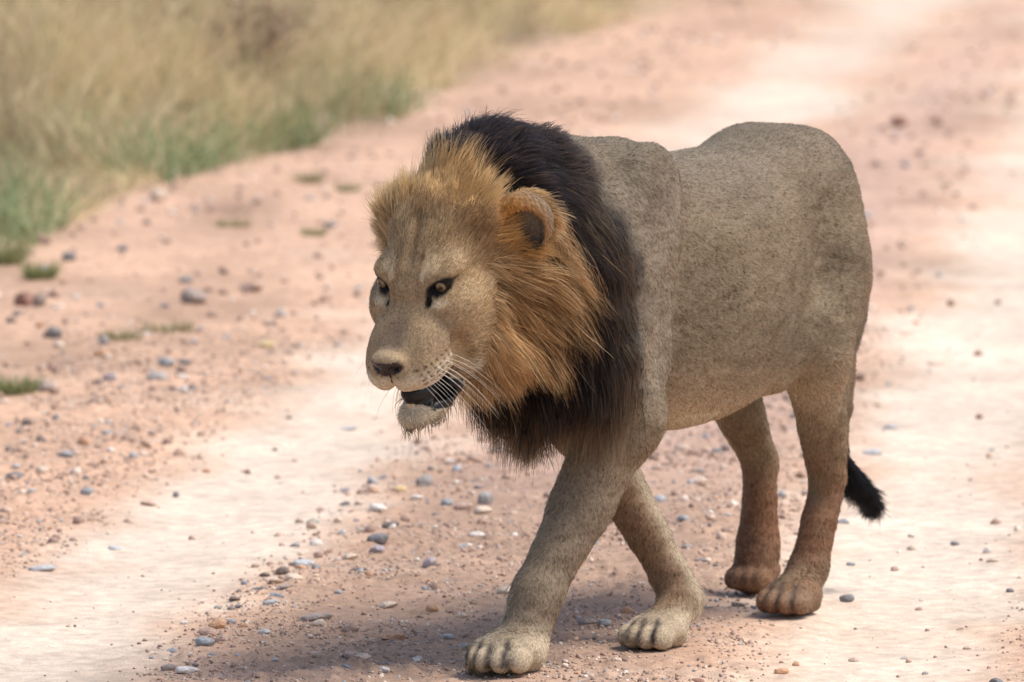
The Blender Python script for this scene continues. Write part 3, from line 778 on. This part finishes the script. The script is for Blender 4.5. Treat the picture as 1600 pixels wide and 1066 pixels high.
def black_mask(P):
    h = to_head(P); f, l, u = h.T; s, t, z = P.T
    nz = fbm(P, 9, 3, 43)*.09
    top = sstep(-.02, .06, z-1.035+nz-np.clip(s-.93, 0, 1)*.9)
    back = sstep(-.07, .06, np.interp(z, [.5, .66, .78, .9, 1.0, 1.1], [.84, .81, .76, .74, .77, .95])-s+nz)
    return np.clip(top+back, 0, 1)
c_body = np.array([.198,.152,.100]); c_back = np.array([.182,.148,.108]); c_belly = np.array([.42,.32,.21]); c_leg = np.array([.205,.145,.088])
c_red = np.array([.22,.110,.062]); c_cream = np.array([.66,.56,.42]); c_black = np.array([.010,.009,.010]); c_ging = np.array([.34,.19,.08])
def coat(P, N_):
    h = to_head(P); f, l, u = h.T; s, t, z = P.T; al = np.abs(l)
    c = np.tile(c_body, (len(P), 1))
    c = mix(c, c_back, sstep(.85, 1.05, z)*.8)
    c = mix(c, (.40,.30,.195), sstep(.66, .49, z)*(s < .4)*(s > -.4)*.75)
    c = mix(c, c_belly, sstep(.55, .47, z)*(s < .5)*(s > -.35)*sstep(.1, -.5, N_[:,2])*.8)
    leg = sstep(.52, .36, z)
    c = mix(c, c_leg, leg*.8)
    hind = leg*(s < -.25)
    pn = fbm(P, 11, 3, 53)
    c = mix(c, c_red, hind*sstep(.50, .15, z)*np.clip(.6+2.0*pn, 0, 1)*.9)
    rh = (s < -.55)*(t < -.05)
    c = mix(c, c_red*.85, leg*rh*sstep(.34, .10, z)*.7)
    c = mix(c, (.270,.222,.165), sstep(.30, .42, s)*sstep(.5, .62, z)*sstep(1.1, .95, z)*.7)
    # inner side of the legs is pale; grey front of the striding leg
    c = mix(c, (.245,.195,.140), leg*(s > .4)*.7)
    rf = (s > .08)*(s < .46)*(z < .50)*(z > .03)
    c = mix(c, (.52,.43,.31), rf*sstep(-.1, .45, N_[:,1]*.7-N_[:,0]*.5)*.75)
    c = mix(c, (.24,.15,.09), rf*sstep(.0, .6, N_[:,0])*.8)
    c = mix(c, (.46,.375,.265), sstep(.10, .06, z)*(s > .1)*.85)
    c = mix(c, (.24,.14,.085), sstep(.10, .05, z)*(s < -.2)*.5)
    # dark streaks above the toes
    tc_ = [(.910, -.003), (.930, .032), (.914, .067), (.900, -.028), (.372, .078), (.38, .108), (.375, .138), (-.287, .072), (-.280, .10), (-.287, .132)]
    for a_, b_ in tc_:
        c = mix(c, (.03,.028,.03), np.exp(-((t-b_-.25*(s-a_))/.0075)**2)*sstep(.045, .02, np.abs(s-a_))*sstep(.015, .025, z)*(z < .10)*np.clip(1.0+.7*fbm(P, 60, 2, 3), 0, 1)*(.95 if a_ > 0 else .6))
    c = mix(c, (.04,.032,.028), blob(P, (.435, .150, .480), (.045, .06, .06))*.85)
    tl = (s < -.73)*(z < .93); c = mix(c, (.20,.14,.09), tl*1.0); c = mix(c, c_black, tl*sstep(.36, .30, z))
    # ---- head
    hdm = sstep(-.26, -.20, f)*(np.abs(l) < .24)*(s > .8)*(z > .4)
    ch = np.tile([.35,.245,.140], (len(P), 1))
    n2 = fbm(P, 26, 3, 63)
    ch = mix(ch, (.42,.31,.185), sstep(-.1, .3, n2)*.6)
    ch = mix(ch, (.215,.155,.105), blob(h, (.10, 0, -.08), (.085, .05, .055), .6)*.9); ch = mix(ch, (.50,.37,.22), blob(h, (.155, 0, -.082), (.022, .045, .014), .5)*.8)          # greyer bridge of the nose
    ch = mix(ch, (.30,.215,.135), blob(h, (.05, .08, -.095), (.075, .045, .045), .7)*.85); ch = mix(ch, (.30,.215,.135), blob(h, (.05, -.08, -.095), (.075, .045, .045), .7)*.85)
    ch = mix(ch, (.30,.19,.10), (np.exp(-((l-.004-.25*n2*.03)/.010)**2)*sstep(-.15, -.05, f)*sstep(.05, -.02, f))*(.35+.5*n2).clip(0, .6))  # line up the forehead
    ch = mix(ch, (.30,.195,.11), np.exp(-((al-.030)/.007)**2)*sstep(-.08, 0, f)*sstep(.08, .0, f)*.7)
    ch = mix(ch, (.58,.45,.29), blob(h, (-.02, .055, .03), (.035, .025, .03))*.6); ch = mix(ch, (.58,.45,.29), blob(h, (-.02, -.055, .03), (.035, .025, .03))*.6)
    ch = mix(ch, c_cream*1.05, sstep(-.118, -.135, u)*sstep(.03, .07, f)*.65)                              # whisker pads
    ch = mix(ch, (.55,.42,.25), blob(h, (.03, .075, -.16), (.07, .05, .06), .8)*.7)
    ch = mix(ch, c_cream*.85, sstep(-.225, -.24, u)*sstep(.02, .05, f)*.85)                                   # chin
    ch = mix(ch, c_cream*1.1, blob(h, (.005, .085, -.195), (.045, .05, .035), .7)*.85)                      # mouth corner
    for sg in (1, -1):
        ch = mix(ch, (.60,.49,.34), blob(h, (.014, .072*sg, -.038), (.036, .029, .0125), .5)*.9)           # pale patch below the eye
        ch = mix(ch, (.66,.54,.38), blob(h, (.0, .040*sg, .014), (.030, .012, .018), .6)*.6)
        ch = mix(ch, (.012,.010,.010), blob(np.stack([f, al, u-.25*(al-.076)], 1), (.006, .077, -.009), (.040, .041, .0215), .3)*(np.sign(l) == sg))            # eye rims
        ch = mix(ch, (.012,.010,.010), blob(h, (.030, .052*sg, -.030), (.018, .008, .018), .4))
        ch = mix(ch, (.03,.022,.018), blob(h, (-.018, .102*sg, -.002), (.014, .012, .006), .4)*.8)
        for r_ in range(4):                                                                                # rows of whisker spots
            row = np.exp(-((u+.118+.0125*r_+.02*(f-.11))/.0024)**2)*((np.sin(f*420+r_) > -.1))*sstep(.045, .06, f)*sstep(.158, .148, f)*(al > .03)
            ch = mix(ch, (.06,.035,.02), row*.75)
    ch = mix(ch, (.13,.045,.025), blob(h, (-.032, .030, .03), (.016, .009, .03), .6)*.8); ch = mix(ch, (.60,.47,.30), blob(h, (-.045, .038, .03), (.016, .014, .03), .6)*.7)                     # scar
    # ears
    for sg in (1, -1):
        er = blob(h, (-.225, .150*sg, .012), (.075, .085, .085), .25); ch = mix(ch, np.array([.50,.245,.075]), er)
        e2 = sstep(0, .35, blob(h, (-.208, .162*sg, -.012), (.052, .050, .054), .4)); ch = mix(ch, (.012,.010,.009), e2*(al > .12))  # near-black in the ear opening: shade of the hollow put into the colour
    # lips, mouth and nose leather
    lipz = -.192-.02*np.clip(.08-f, -.05, .1)
    um = -.25+(f-.04)*.54; th_ = np.interp(f, [.03, .06, .11, .15, .19], [.030, .031, .021, .0185, .0165])
    mouth_dark = ((f > .034)*(u < um+th_)*(u > um-th_*np.interp(f, [.05, .12, .16], [1.7, 1.35, 1.0]))*(al < .083)).astype(float)
    mouth_dark = np.maximum(mouth_dark, (f > .03)*(f < .125)*(al < .052)*(np.abs(u-um) < .040))  # besides the black lips, the mouth's inner shade is painted in
    ch = mix(ch, (.008,.007,.008), mouth_dark)
    nose = blob(h, (.164, 0, -.101), (.036, .043, .027), .12)*(u > -.128+.5*al)*(u < -.086); ch = mix(ch, (.045,.028,.026), nose)
    ch = mix(ch, (.02,.014,.014), (al < .0022)*(f > .14)*(u < -.115)*(u > -.18))
    for sg in (1, -1): ch = mix(ch, (.006,.005,.005), blob(h, (.168, .024*sg, -.104), (.022, .016, .009), .5))
    c = mix(c, ch, hdm)
    mm = mane_mask(P); bk = black_mask(P)
    er = np.clip(blob(h, (-.222, .165, .004), (.065, .078, .085), .3)+blob(h, (-.222, -.135, .004), (.05, .06, .065), .3), 0, 1)
    c = mix(c, c_ging*.55, mm*(1-bk)*(1-er)); c = mix(c, c_black, mm*bk*(1-er))
    c = c*(1+.30*fbm(P, 5, 3, 73)+.10*fbm(P, 45, 2, 83))[:,None]
    return np.clip(c, .004, 1), mm, bk, nose, mouth_dark

bcol, bmm, bbk, bnose, bmouth_dark = coat(BV, BN)
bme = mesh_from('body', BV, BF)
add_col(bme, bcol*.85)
wet = bme.attributes.new('wet', 'FLOAT', 'POINT'); wet.data.foreach_set('value', np.clip(bnose+bmouth_dark, 0, 1).astype(np.float32))
bm_, n, bs = new_mat('hide'); at = attr_node(n)
c1, f1 = noise_mul(n, at.outputs['Color'], 160, .75, 1.25, detail=3); n.links.new(c1, bs.inputs['Base Color'])
wn = n.nodes.new('ShaderNodeAttribute'); wn.attribute_name = 'wet'; mr = n.nodes.new('ShaderNodeMapRange'); mr.inputs[3].default_value = .85; mr.inputs[4].default_value = .27
n.links.new(wn.outputs['Fac'], mr.inputs[0]); n.links.new(mr.outputs[0], bs.inputs['Roughness']); bs.inputs['Specular IOR Level'].default_value = .3
bump(n, bs, f1, .5, .003)
link('body', bme, lion, bm_)

# ---- eyes
def cap(name, parent, R, rad, hgt, mat, seg_=28, rings=6):
    V = [(hgt, 0, 0)]; Fc = []
    for i in range(1, rings+1):
        r_ = rad*i/rings; x = hgt*(1-(i/rings)**2)
        for k in range(seg_): V.append((x, r_*cos(2*pi*k/seg_), r_*sin(2*pi*k/seg_)))
    for k in range(seg_): Fc.append([0, 1+k, 1+(k+1) % seg_, 1+(k+1) % seg_])
    for i in range(rings-1):
        b = 1+i*seg_
        for k in range(seg_): Fc.append([b+k, b+seg_+k, b+seg_+(k+1) % seg_, b+(k+1) % seg_])
    import bmesh
    bm = bmesh.new(); vs = [bm.verts.new(v) for v in V]
    for q_ in Fc: bm.faces.new([vs[i] for i in dict.fromkeys(q_)])
    me = bpy.data.meshes.new(name); bm.to_mesh(me); bm.free()
    me.polygons.foreach_set('use_smooth', np.ones(len(me.polygons), bool))
    return link(name, me, parent, mat)
from mathutils import Matrix
em, n, bs = new_mat('eyeball'); bs.inputs['Base Color'].default_value = (.014,.010,.008,1); bs.inputs['Roughness'].default_value = .35; bs.inputs['Specular IOR Level'].default_value = .12
im, n, bs = new_mat('iris'); bs.inputs['Roughness'].default_value = .08; bs.inputs['Coat Weight'].default_value = 1.0
tc = n.nodes.new('ShaderNodeTexCoord'); no = n.nodes.new('ShaderNodeTexNoise'); no.inputs['Scale'].default_value = 260
n.links.new(tc.outputs['Object'], no.inputs['Vector']); cr = n.nodes.new('ShaderNodeValToRGB'); cr.color_ramp.elements[0].color = (.08,.05,.022,1); cr.color_ramp.elements[1].color = (.23,.15,.065,1)
n.links.new(no.outputs[0], cr.inputs[0]); n.links.new(cr.outputs[0], bs.inputs['Base Color'])
pm, n, bs = new_mat('pupil'); bs.inputs['Base Color'].default_value = (.004,.004,.004,1); bs.inputs['Roughness'].default_value = .05
ev = stone_shape; EVs, EFs = IV3*.0205, IF3
for sg in (1, -1):
    eme = mesh_from('eye', EVs, EFs); e = link('eye', eme, lion, em)
    pos = Hp(-.0135, .0735*sg, -.010); look = HR@(rot(yaw=(.22 if sg > 0 else -.18), pitch=.05)@np.array([1, 0, 0]))
    Rm = Vector(look).to_track_quat('X', 'Z').to_matrix().to_4x4(); Rm.translation = Vector(pos); e.matrix_local = Rm
    ir = cap('iris', e, None, .0112, .0044, im); ir.location = (.0172, 0, 0)
    pu = cap('pupil', ir, None, .0052, .0009, pm); pu.location = (.0047, 0, 0)

# ---- hair
def hair_mat(name, rough=.45, rr=.5):
    m = bpy.data.materials.new(name); m.use_nodes = True; n = m.node_tree; n.nodes.clear()
    out = n.nodes.new('ShaderNodeOutputMaterial'); hb = n.nodes.new('ShaderNodeBsdfHairPrincipled'); hb.parametrization = 'COLOR'
    a_ = attr_node(n); n.links.new(a_.outputs['Color'], hb.inputs['Color']); hb.inputs['Roughness'].default_value = rough; hb.inputs['Radial Roughness'].default_value = rr
    hb.inputs['Random Roughness'].default_value = .2; hb.inputs['IOR'].default_value = 1.28
    df = n.nodes.new('ShaderNodeBsdfDiffuse'); n.links.new(a_.outputs['Color'], df.inputs['Color'])
    gm_ = n.nodes.new('ShaderNodeGamma'); gm_.inputs['Gamma'].default_value = 1.5; n.links.new(a_.outputs['Color'], gm_.inputs['Color']); n.links.new(gm_.outputs[0], hb.inputs['Color'])
    mx_ = n.nodes.new('ShaderNodeMixShader'); mx_.inputs[0].default_value = .5; n.links.new(df.outputs[0], mx_.inputs[1]); n.links.new(hb.outputs[0], mx_.inputs[2])
    n.links.new(mx_.outputs[0], out.inputs['Surface']); return m
furm = hair_mat('fur', .55, .65); manem = hair_mat('mane_hair', .42, .55)
tri = np.concatenate([BF[:, [0, 1, 2]], BF[:, [0, 2, 3]]])
area = np.linalg.norm(np.cross(BV[tri[:,1]]-BV[tri[:,0]], BV[tri[:,2]]-BV[tri[:,0]]), axis=1)*.5
cen = BV[tri].mean(1)
def roots(N_, weight):
    pr = area*weight; pr = pr/pr.sum(); k = rng.choice(len(tri), N_, p=pr)
    a_ = rng.random(N_); b_ = rng.random(N_); fl = a_+b_ > 1; a_[fl] = 1-a_[fl]; b_[fl] = 1-b_[fl]; c_ = 1-a_-b_
    wts = np.stack([c_, a_, b_], 1)[...,None]
    P = (BV[tri[k]]*wts).sum(1); Nn = (BN[tri[k]]*wts).sum(1); Nn /= np.linalg.norm(Nn, axis=1)[:,None]
    return P, Nn
def unit(v): return v/np.maximum(np.linalg.norm(v, axis=1), 1e-9)[:,None]
def tangent(d_, N_): return unit(d_-N_*(d_*N_).sum(1)[:,None])
def comb(P, N_):
    s, t, z = P.T; h = to_head(P); f = h[:,0]
    d_ = np.tile([-1.0, 0, -.35], (len(P), 1))
    leg = sstep(.60, .40, z)[:,None]; d_ = d_*(1-leg)+np.array([-.12, 0, -1.0])*leg
    pw = sstep(.09, .05, z)[:,None]; d_ = d_*(1-pw)+np.array([.9, 0, -.5])*pw
    sh = (sstep(.25, .4, s)*sstep(.5, .6, z))[:,None]; d_ = d_*(1-sh)+np.array([-.7, 0, -.8])*sh
    hd_ = (sstep(-.22, -.15, f)*(s > .8)*(z > .4))[:,None]
    away = h-np.array([.19, 0, -.12]); away[:,2] += .0; jaw = (h[:,2] < -.2)
    away[jaw] = h[jaw]-np.array([.17, 0, -.20]); away[:,2] -= jaw*.1
    away = unit(away)@HR.T
    d_ = d_*(1-hd_)+away*hd_
    d_ = d_+.25*np.stack([vnoise(P, 9, 5+i) for i in range(3)], 1)
    return tangent(d_, N_)
def rgba_noise(c, amt, n_): return np.clip(c*(1+rng.normal(0, amt, n_))[:,None], .003, 1)
if FUR:
    # short coat
    cN = np.repeat(0, 1); tm = mane_mask(cen); th = to_head(cen); inhead = (cen[:,0] > .85) & (cen[:,2] > .4) & (th[:,0] > -.22)
    tear = np.maximum(blob(th, (-.222, .165, .004), (.055, .068, .075), .2), 0); wgt = np.where(inhead, 3.0, 1.0)*(1-.92*tm*(1-tear))
    tn = unit(np.cross(BV[tri[:,1]]-BV[tri[:,0]], BV[tri[:,2]]-BV[tri[:,0]]))
    vis = (tn@np.array([sin(LA)*0+hd[1]*-1, lf[1]*-1, .1])) > -.35; wgt = wgt*np.where(vis, 1, .35)
    NF = 430000
    P, Nn = roots(NF, wgt); col, mm, bk, nose, mouth_dark = coat(P, Nn)
    h = to_head(P); al = np.abs(h[:,1])
    bare = np.clip(nose+mouth_dark, 0, 1); 
    for sg in (1, -1):
        bare = np.maximum(bare, blob(np.stack([h[:,0], np.abs(h[:,1]), h[:,2]-.25*(np.abs(h[:,1])-.076)], 1), (.006, .077, -.009), (.040, .036, .0180), .1)); bare = np.maximum(bare, blob(h, (-.202, .160*sg, -.014), (.048, .040, .046), .1)*(al > .12))
    ok = (bare < .3) & (P[:,2] > .012); P, Nn, col, mm, h = P[ok], Nn[ok], col[ok], mm[ok], h[ok]; n_ = len(P)
    hd_ = (P[:,0] > .85) & (P[:,2] > .4) & (h[:,0] > -.20)
    L_ = np.where(hd_, np.interp(h[:,0], [-.14, 0, .08, .17], [.014, .009, .0065, .004]), .0105)
    L_ = L_*(1-.25*sstep(.10, .04, P[:,2])); L_ = np.where(hd_ & (h[:,2] < -.225), .013, L_)
    L_ = L_*(1+1.6*blob(P, (.435, .15, .48), (.06, .06, .06), .5))*(1+1.5*blob(P, (.165, .115, .10), (.05, .05, .05), .6))
    ear = blob(h, (-.225, .150, .012), (.08, .09, .085), .2)+blob(h, (-.225, -.150, .012), (.08, .09, .085), .2); L_ = np.where(ear > .3, .012, L_); fe_ = hd_*sstep(.07, -.01, h[:,0]-hairline(h[:,2], h[:,1])); L_ = np.where(ear > .3, L_, L_*(1+1.1*fe_))
    L_ = L_*rng.uniform(.6, 1.25, n_)
    dr = comb(P, Nn); lift = rng.uniform(.10, .38, n_)[:,None]*(1+.5*vnoise(P, 30, 9))[:,None]
    d0 = unit(dr+Nn*lift+rng.normal(0, .16, (n_, 3)))
    K = 4; S_ = np.zeros((n_, K, 3)); S_[:,0] = P-Nn*.001; cur = d0
    for i in range(1, K):
        S_[:,i] = S_[:,i-1]+cur*(L_/(K-1))[:,None]; cur = unit(cur-Nn*.13+dr*.1)
    rad = np.array([.00042, .00038, .00030, .00010])[None]*np.where(hd_, .62, 1.0)[:,None]
    lm = rng.random(n_); col = rgba_noise(col, .16, n_)
    body_ = ~hd_ & (P[:,2] > .08); tip = np.repeat(col[:,None], K, 1)
    dk = (lm < .30); tip[dk] *= .50; lt = (lm > .72); tip[lt, 1:] *= 1.7
    tip[:, 0] *= .75
    hair_curves('fur', S_, rad, np.clip(tip, .003, .95), furm, lion)
# ---- mane
def strands(N_, weight, length_f, dir_f, col_f, rootr, tipf, K=8, nguide=900, clump=.55, grav=.5, frizz=.075, name='mane', lift=.5, mat=None, jit=.22):
    P, Nn = roots(N_, weight); n_ = len(P)
    L_ = length_f(P, Nn)*rng.uniform(.5, 1.25, n_); ok = L_ > .006; P, Nn, L_ = P[ok], Nn[ok], L_[ok]; n_ = len(P)
    D, up_ = dir_f(P, Nn); up_ = up_ if up_ is not None else np.full(n_, lift)
    sw = np.stack([fbm(P, 5, 2, 11+i*7) for i in range(3)], 1)*.9
    cur = unit(tangent(D+sw, Nn)+Nn*up_[:,None]+rng.normal(0, jit, (n_, 3)))
    S_ = np.zeros((n_, K, 3)); S_[:,0] = P-Nn*.004
    for i in range(1, K):
        S_[:,i] = S_[:,i-1]+cur*(L_/(K-1))[:,None]
        g = np.array([0, 0, -1.0])*grav*(i/K)
        w2 = np.stack([vnoise(S_[:,i], 22, 31+q_*5) for q_ in range(3)], 1)*.20
        cur = unit(cur+g/(K*.45)+unit(D)*.22+w2-Nn*.02+rng.normal(0, frizz, (n_, 3)))
    # hair gathers into locks
    gi = rng.choice(n_, min(nguide, n_), replace=False); GP = P[gi]; near = np.empty(n_, int)
    for a_ in range(0, n_, 4000):
        d2 = ((P[a_:a_+4000, None]-GP[None])**2).sum(-1); near[a_:a_+4000] = d2.argmin(1)
    tt = np.linspace(0, 1, K)**1.3; g_ = gi[near]
    rel = (P-P[g_]); tgt = S_[g_]+rel[:,None]*.35
    tgt = tgt-(tgt[:, :1]-S_[:, :1])*(1-tt)[None,:,None]
    cw = (clump*rng.uniform(.3, 1.2, n_))[:,None,None]*tt[None,:,None]
    lr = (L_/np.maximum(L_[g_], 1e-4)); cw = cw*((lr > .6) & (lr < 1.7))[:,None,None]
    S_ = S_*(1-cw)+tgt*cw
    C_ = col_f(P, Nn, S_, g_)
    tp_ = np.linspace(0, 1, K); rad = rootr*(1-tp_**2*tipf)[None]*rng.uniform(.75, 1.25, n_)[:,None]
    hair_curves(name, S_, rad, C_, mat or manem, lion)
    return S_
def mane_len(P, N_):
    h = to_head(P); f, l, u = h.T; s, t, z = P.T
    L_ = np.full(len(P), .115); farside = (l < -.07)*(s > .8)
    side = sstep(-.02, -.10, u)*(s > .75); L_ = L_*(1-side)+.145*side
    fore = sstep(-.02, .05, u)*sstep(-.30, -.22, f)*(s > .80); L_ = L_*(1-fore)+.040*fore
    top = sstep(1.0, 1.08, z)*(s < .97); L_ = L_*(1-top)+.080*top
    sb = np.interp(z, [.45, .52, .6, .75, .9, 1.0, 1.08, 1.12], [.60, .595, .59, .575, .59, .61, .61, .60])
    edge = sstep(.15, -.01, s-sb); L_ = L_*(1-edge*.74)
    chest = sstep(.72, .60, z)*(s < .9); L_ = L_*(1-chest)+.135*chest
    for sg in (1, -1): L_ = L_*(1-1.0*blob(h, (-.212, .165*sg, .004), (.070, .085, .088), .25))*(1-.62*blob(h, (-.165, .13*sg, .01), (.07, .07, .09), .5))
    frontedge = sstep(.06, -.01, hairline(u, l)-f)*(s > .8); L_ = L_*(1-.80*frontedge)
    L_ = np.where(farside & (u > -.1), np.clip(L_, .065, .085), L_)
    return L_*(mane_mask(P) > rng.random(len(P))*.9+.02)
def mane_dir(P, N_):
    h = to_head(P); f, l, u = h.T; s, t, z = P.T
    d_ = np.tile([-.38, 0, -1.0], (len(P), 1))
    top = sstep(1.0, 1.07, z)[:,None]; d_ = d_*(1-top)+np.array([-1.0, 0, .0])*top
    hd_ = (sstep(-.34, -.2, f)*(s > .8))[:,None]
    rad_ = np.stack([np.full(len(P), -.9), l*np.where(l < -.05, 7.0, 3.0), np.where(u > -.03, (u+.03)*6, (u+.03)*10-.25)], 1)@HR.T
    d_ = d_*(1-hd_)+rad_*hd_
    low = sstep(.72, .62, z)[:,None]; d_ = d_*(1-low)+np.array([.05, 0, -1.0])*low
    up_ = .42+.85*top[:,0]*(1-.4*hd_[:,0])-.05*hd_[:,0]*(u > .0)
    sb = np.interp(z, [.45, .52, .6, .75, .9, 1.0, 1.08, 1.12], [.60, .595, .59, .575, .59, .61, .61, .60]); up_ = up_*(1-.6*sstep(.12, .0, s-sb))
    return d_, up_
def mane_col(P, N_, S_, g_):
    n_ = len(P); bk = black_mask(P); r_ = rng.random(n_)
    h = to_head(P); f, l, u = h.T; s = P[:,0]
    r2_ = .55*r_+.45*rng.random(n_)[g_]; isb = (r2_ < sstep(.05, .95, bk)).astype(float); isb = np.maximum(isb, (rng.random(n_)[g_] < .16*sstep(.90, .75, s)))
    gcol = np.array([(.34,.195,.088),(.44,.275,.135),(.24,.13,.058),(.54,.39,.22),(.12,.072,.038)])[rng.choice(5, n_, p=[.30,.26,.2,.12,.12])]
    lock = np.exp(rng.normal(0, .30, n_))[g_]; gcol = gcol*lock[:,None]
    gcol = gcol*(1+.35*fbm(P, 12, 2, 101))[:,None]
    hi = (s > .8)*sstep(-.34, -.18, f); gcol = mix(gcol, (.50,.33,.16), hi*sstep(-.02, .06, u)*.6)
    gcol = mix(gcol, (.19,.10,.05), sstep(.80, .68, s)*.55)
    fe_ = sstep(.05, -.01, hairline(u, l)-f)*(s > .8); gcol = mix(gcol, (.40,.28,.155), fe_*.75)
    bcol_ = np.array([(.010,.009,.011),(.018,.014,.013),(.035,.022,.016),(.012,.012,.018)])[rng.choice(4, n_)]
    fr = rng.random(n_) < .10; bcol_[fr] = (.13,.075,.04)
    root = mix(gcol, bcol_, isb)
    K = S_.shape[1]; out = np.repeat(root[:,None], K, 1); tt = np.linspace(0, 1, K)
    # the edge towards the shoulder grades into the grey coat
    z = P[:,2]; sb = np.interp(z, [.45, .52, .6, .75, .9, 1.0, 1.08, 1.12], [.60, .595, .59, .575, .59, .61, .61, .60]); ed = sstep(.16, -.02, s-sb)*(rng.random(n_) < .85)
    out = out*(1-ed[:,None,None]*.8)+np.array([.17,.125,.085])*ed[:,None,None]*.8
    lowt = (sstep(.66, .56, z)*(rng.random(n_) < .55))[:,None,None]*tt[None,:,None]; out = out*(1-lowt)+np.array([.26,.17,.10])*lowt
    topt = (isb*sstep(1.0, 1.06, z))[:,None,None]*(tt[None,:,None]**2)*.5; out = out*(1-topt)+np.array([.06,.055,.07])*topt
    gt2 = ((1-isb))[:,None,None]*(tt[None,:,None])*.35; out = out*(1+gt2)
    return np.clip(out*rng.uniform(.8, 1.2, n_)[:,None,None], .003, .95)
if FUR:
    wm = mane_mask(cen); wm = wm*np.where((cen[:,1] < -.12) & (cen[:,0] < .85), .4, 1)*(1+.8*(cen[:,0] > .8))
    strands(74000, wm, mane_len, mane_dir, mane_col, .00052, .8, K=8, nguide=950, clump=.74, grav=.95)
    # long pale hairs growing across the opening of the near ear
    eh = to_head(cen); we = blob(eh, (-.175, .128, -.012), (.040, .035, .060), .6)+.6*blob(eh, (-.20, .150, -.062), (.03, .04, .03), .5)
    strands(1300, we, lambda P, N_: np.full(len(P), .055), lambda P, N_: (np.tile(HR@np.array([-.75, .75, -.10]), (len(P), 1)), None),
            lambda P, N_, S_, g_: np.clip(np.array([.50,.28,.11])*rng.uniform(.5, 1.5, (len(P), 1, 1))+np.zeros(S_.shape), .003, 1), .00045, .8, K=6, nguide=60, clump=.6, grav=.3, name='ear_hair', lift=.35)
    # beard on the chin
    ch = to_head(cen); wb = ((ch[:,2] < -.246) & (ch[:,0] > .03) & (np.abs(ch[:,1]) < .05)).astype(float)
    strands(1300, wb, lambda P, N_: np.full(len(P), .040), lambda P, N_: (np.tile([0, 0, -1.0], (len(P), 1)), None),
            lambda P, N_, S_, g_: np.clip(np.linspace(1, .10, S_.shape[1])[None,:,None]**1.3*np.array([.62,.50,.34])+np.zeros((len(P), 1, 3)), .003, 1), .0009, .8, K=5, nguide=45, clump=1.0, grav=1.2, name='beard', lift=.2)
    # tuft at the end of the tail
    wt = ((cen[:,0] < -.755) & (cen[:,2] < .31)).astype(float)
    td = unit(np.array([[-.78, .12, -.60]]))[0]
    strands(9000, wt, lambda P, N_: np.interp(P[:,2], [.16, .25, .32], [.055, .054, .014]), lambda P, N_: (np.tile(td, (len(P), 1)), None),
            lambda P, N_, S_, g_: np.clip(np.array([.012,.012,.014])*rng.uniform(.5, 1.8, (len(P), 1, 1))+np.zeros(S_.shape), .003, 1), .0006, .8, K=6, nguide=160, clump=.5, grav=.4, name='tail_tuft', lift=.34, jit=.18)
# ---- whiskers
wkm, n, bs = new_mat('whisker'); bs.inputs['Base Color'].default_value = (.85,.80,.72,1); bs.inputs['Roughness'].default_value = .4
for sg in (1, -1):
    for r_ in range(4):
        for c_ in range(4 if sg > 0 else 3):
            a_ = np.array([.075+.022*c_, .078*sg-(.02*sg if c_ > 2 else 0), -.125-.013*r_]); ln = random.uniform(.08, .13)
            dv = np.array([-.45+.15*c_, .85*sg, -.35-.18*r_+random.uniform(-.1, .1)]); dv /= np.linalg.norm(dv)
            V, Fc = [], []; Kk = 7
            for i in range(Kk):
                t = i/(Kk-1); p = Hp(*(a_+dv*ln*t))+np.array([-.02, 0, -.055])*t*t*ln/.1
                rr = .0004*(1-.8*t)
                for k in range(3): V.append(p+rr*(HR@np.array([cos(k*2.094), 0, sin(k*2.094)])))
            for i in range(Kk-1):
                for k in range(3): Fc.append([i*3+k, i*3+(k+1) % 3, i*3+3+(k+1) % 3, i*3+3+k])
            link('whisker', mesh_from('whisker', V, Fc), lion, wkm)
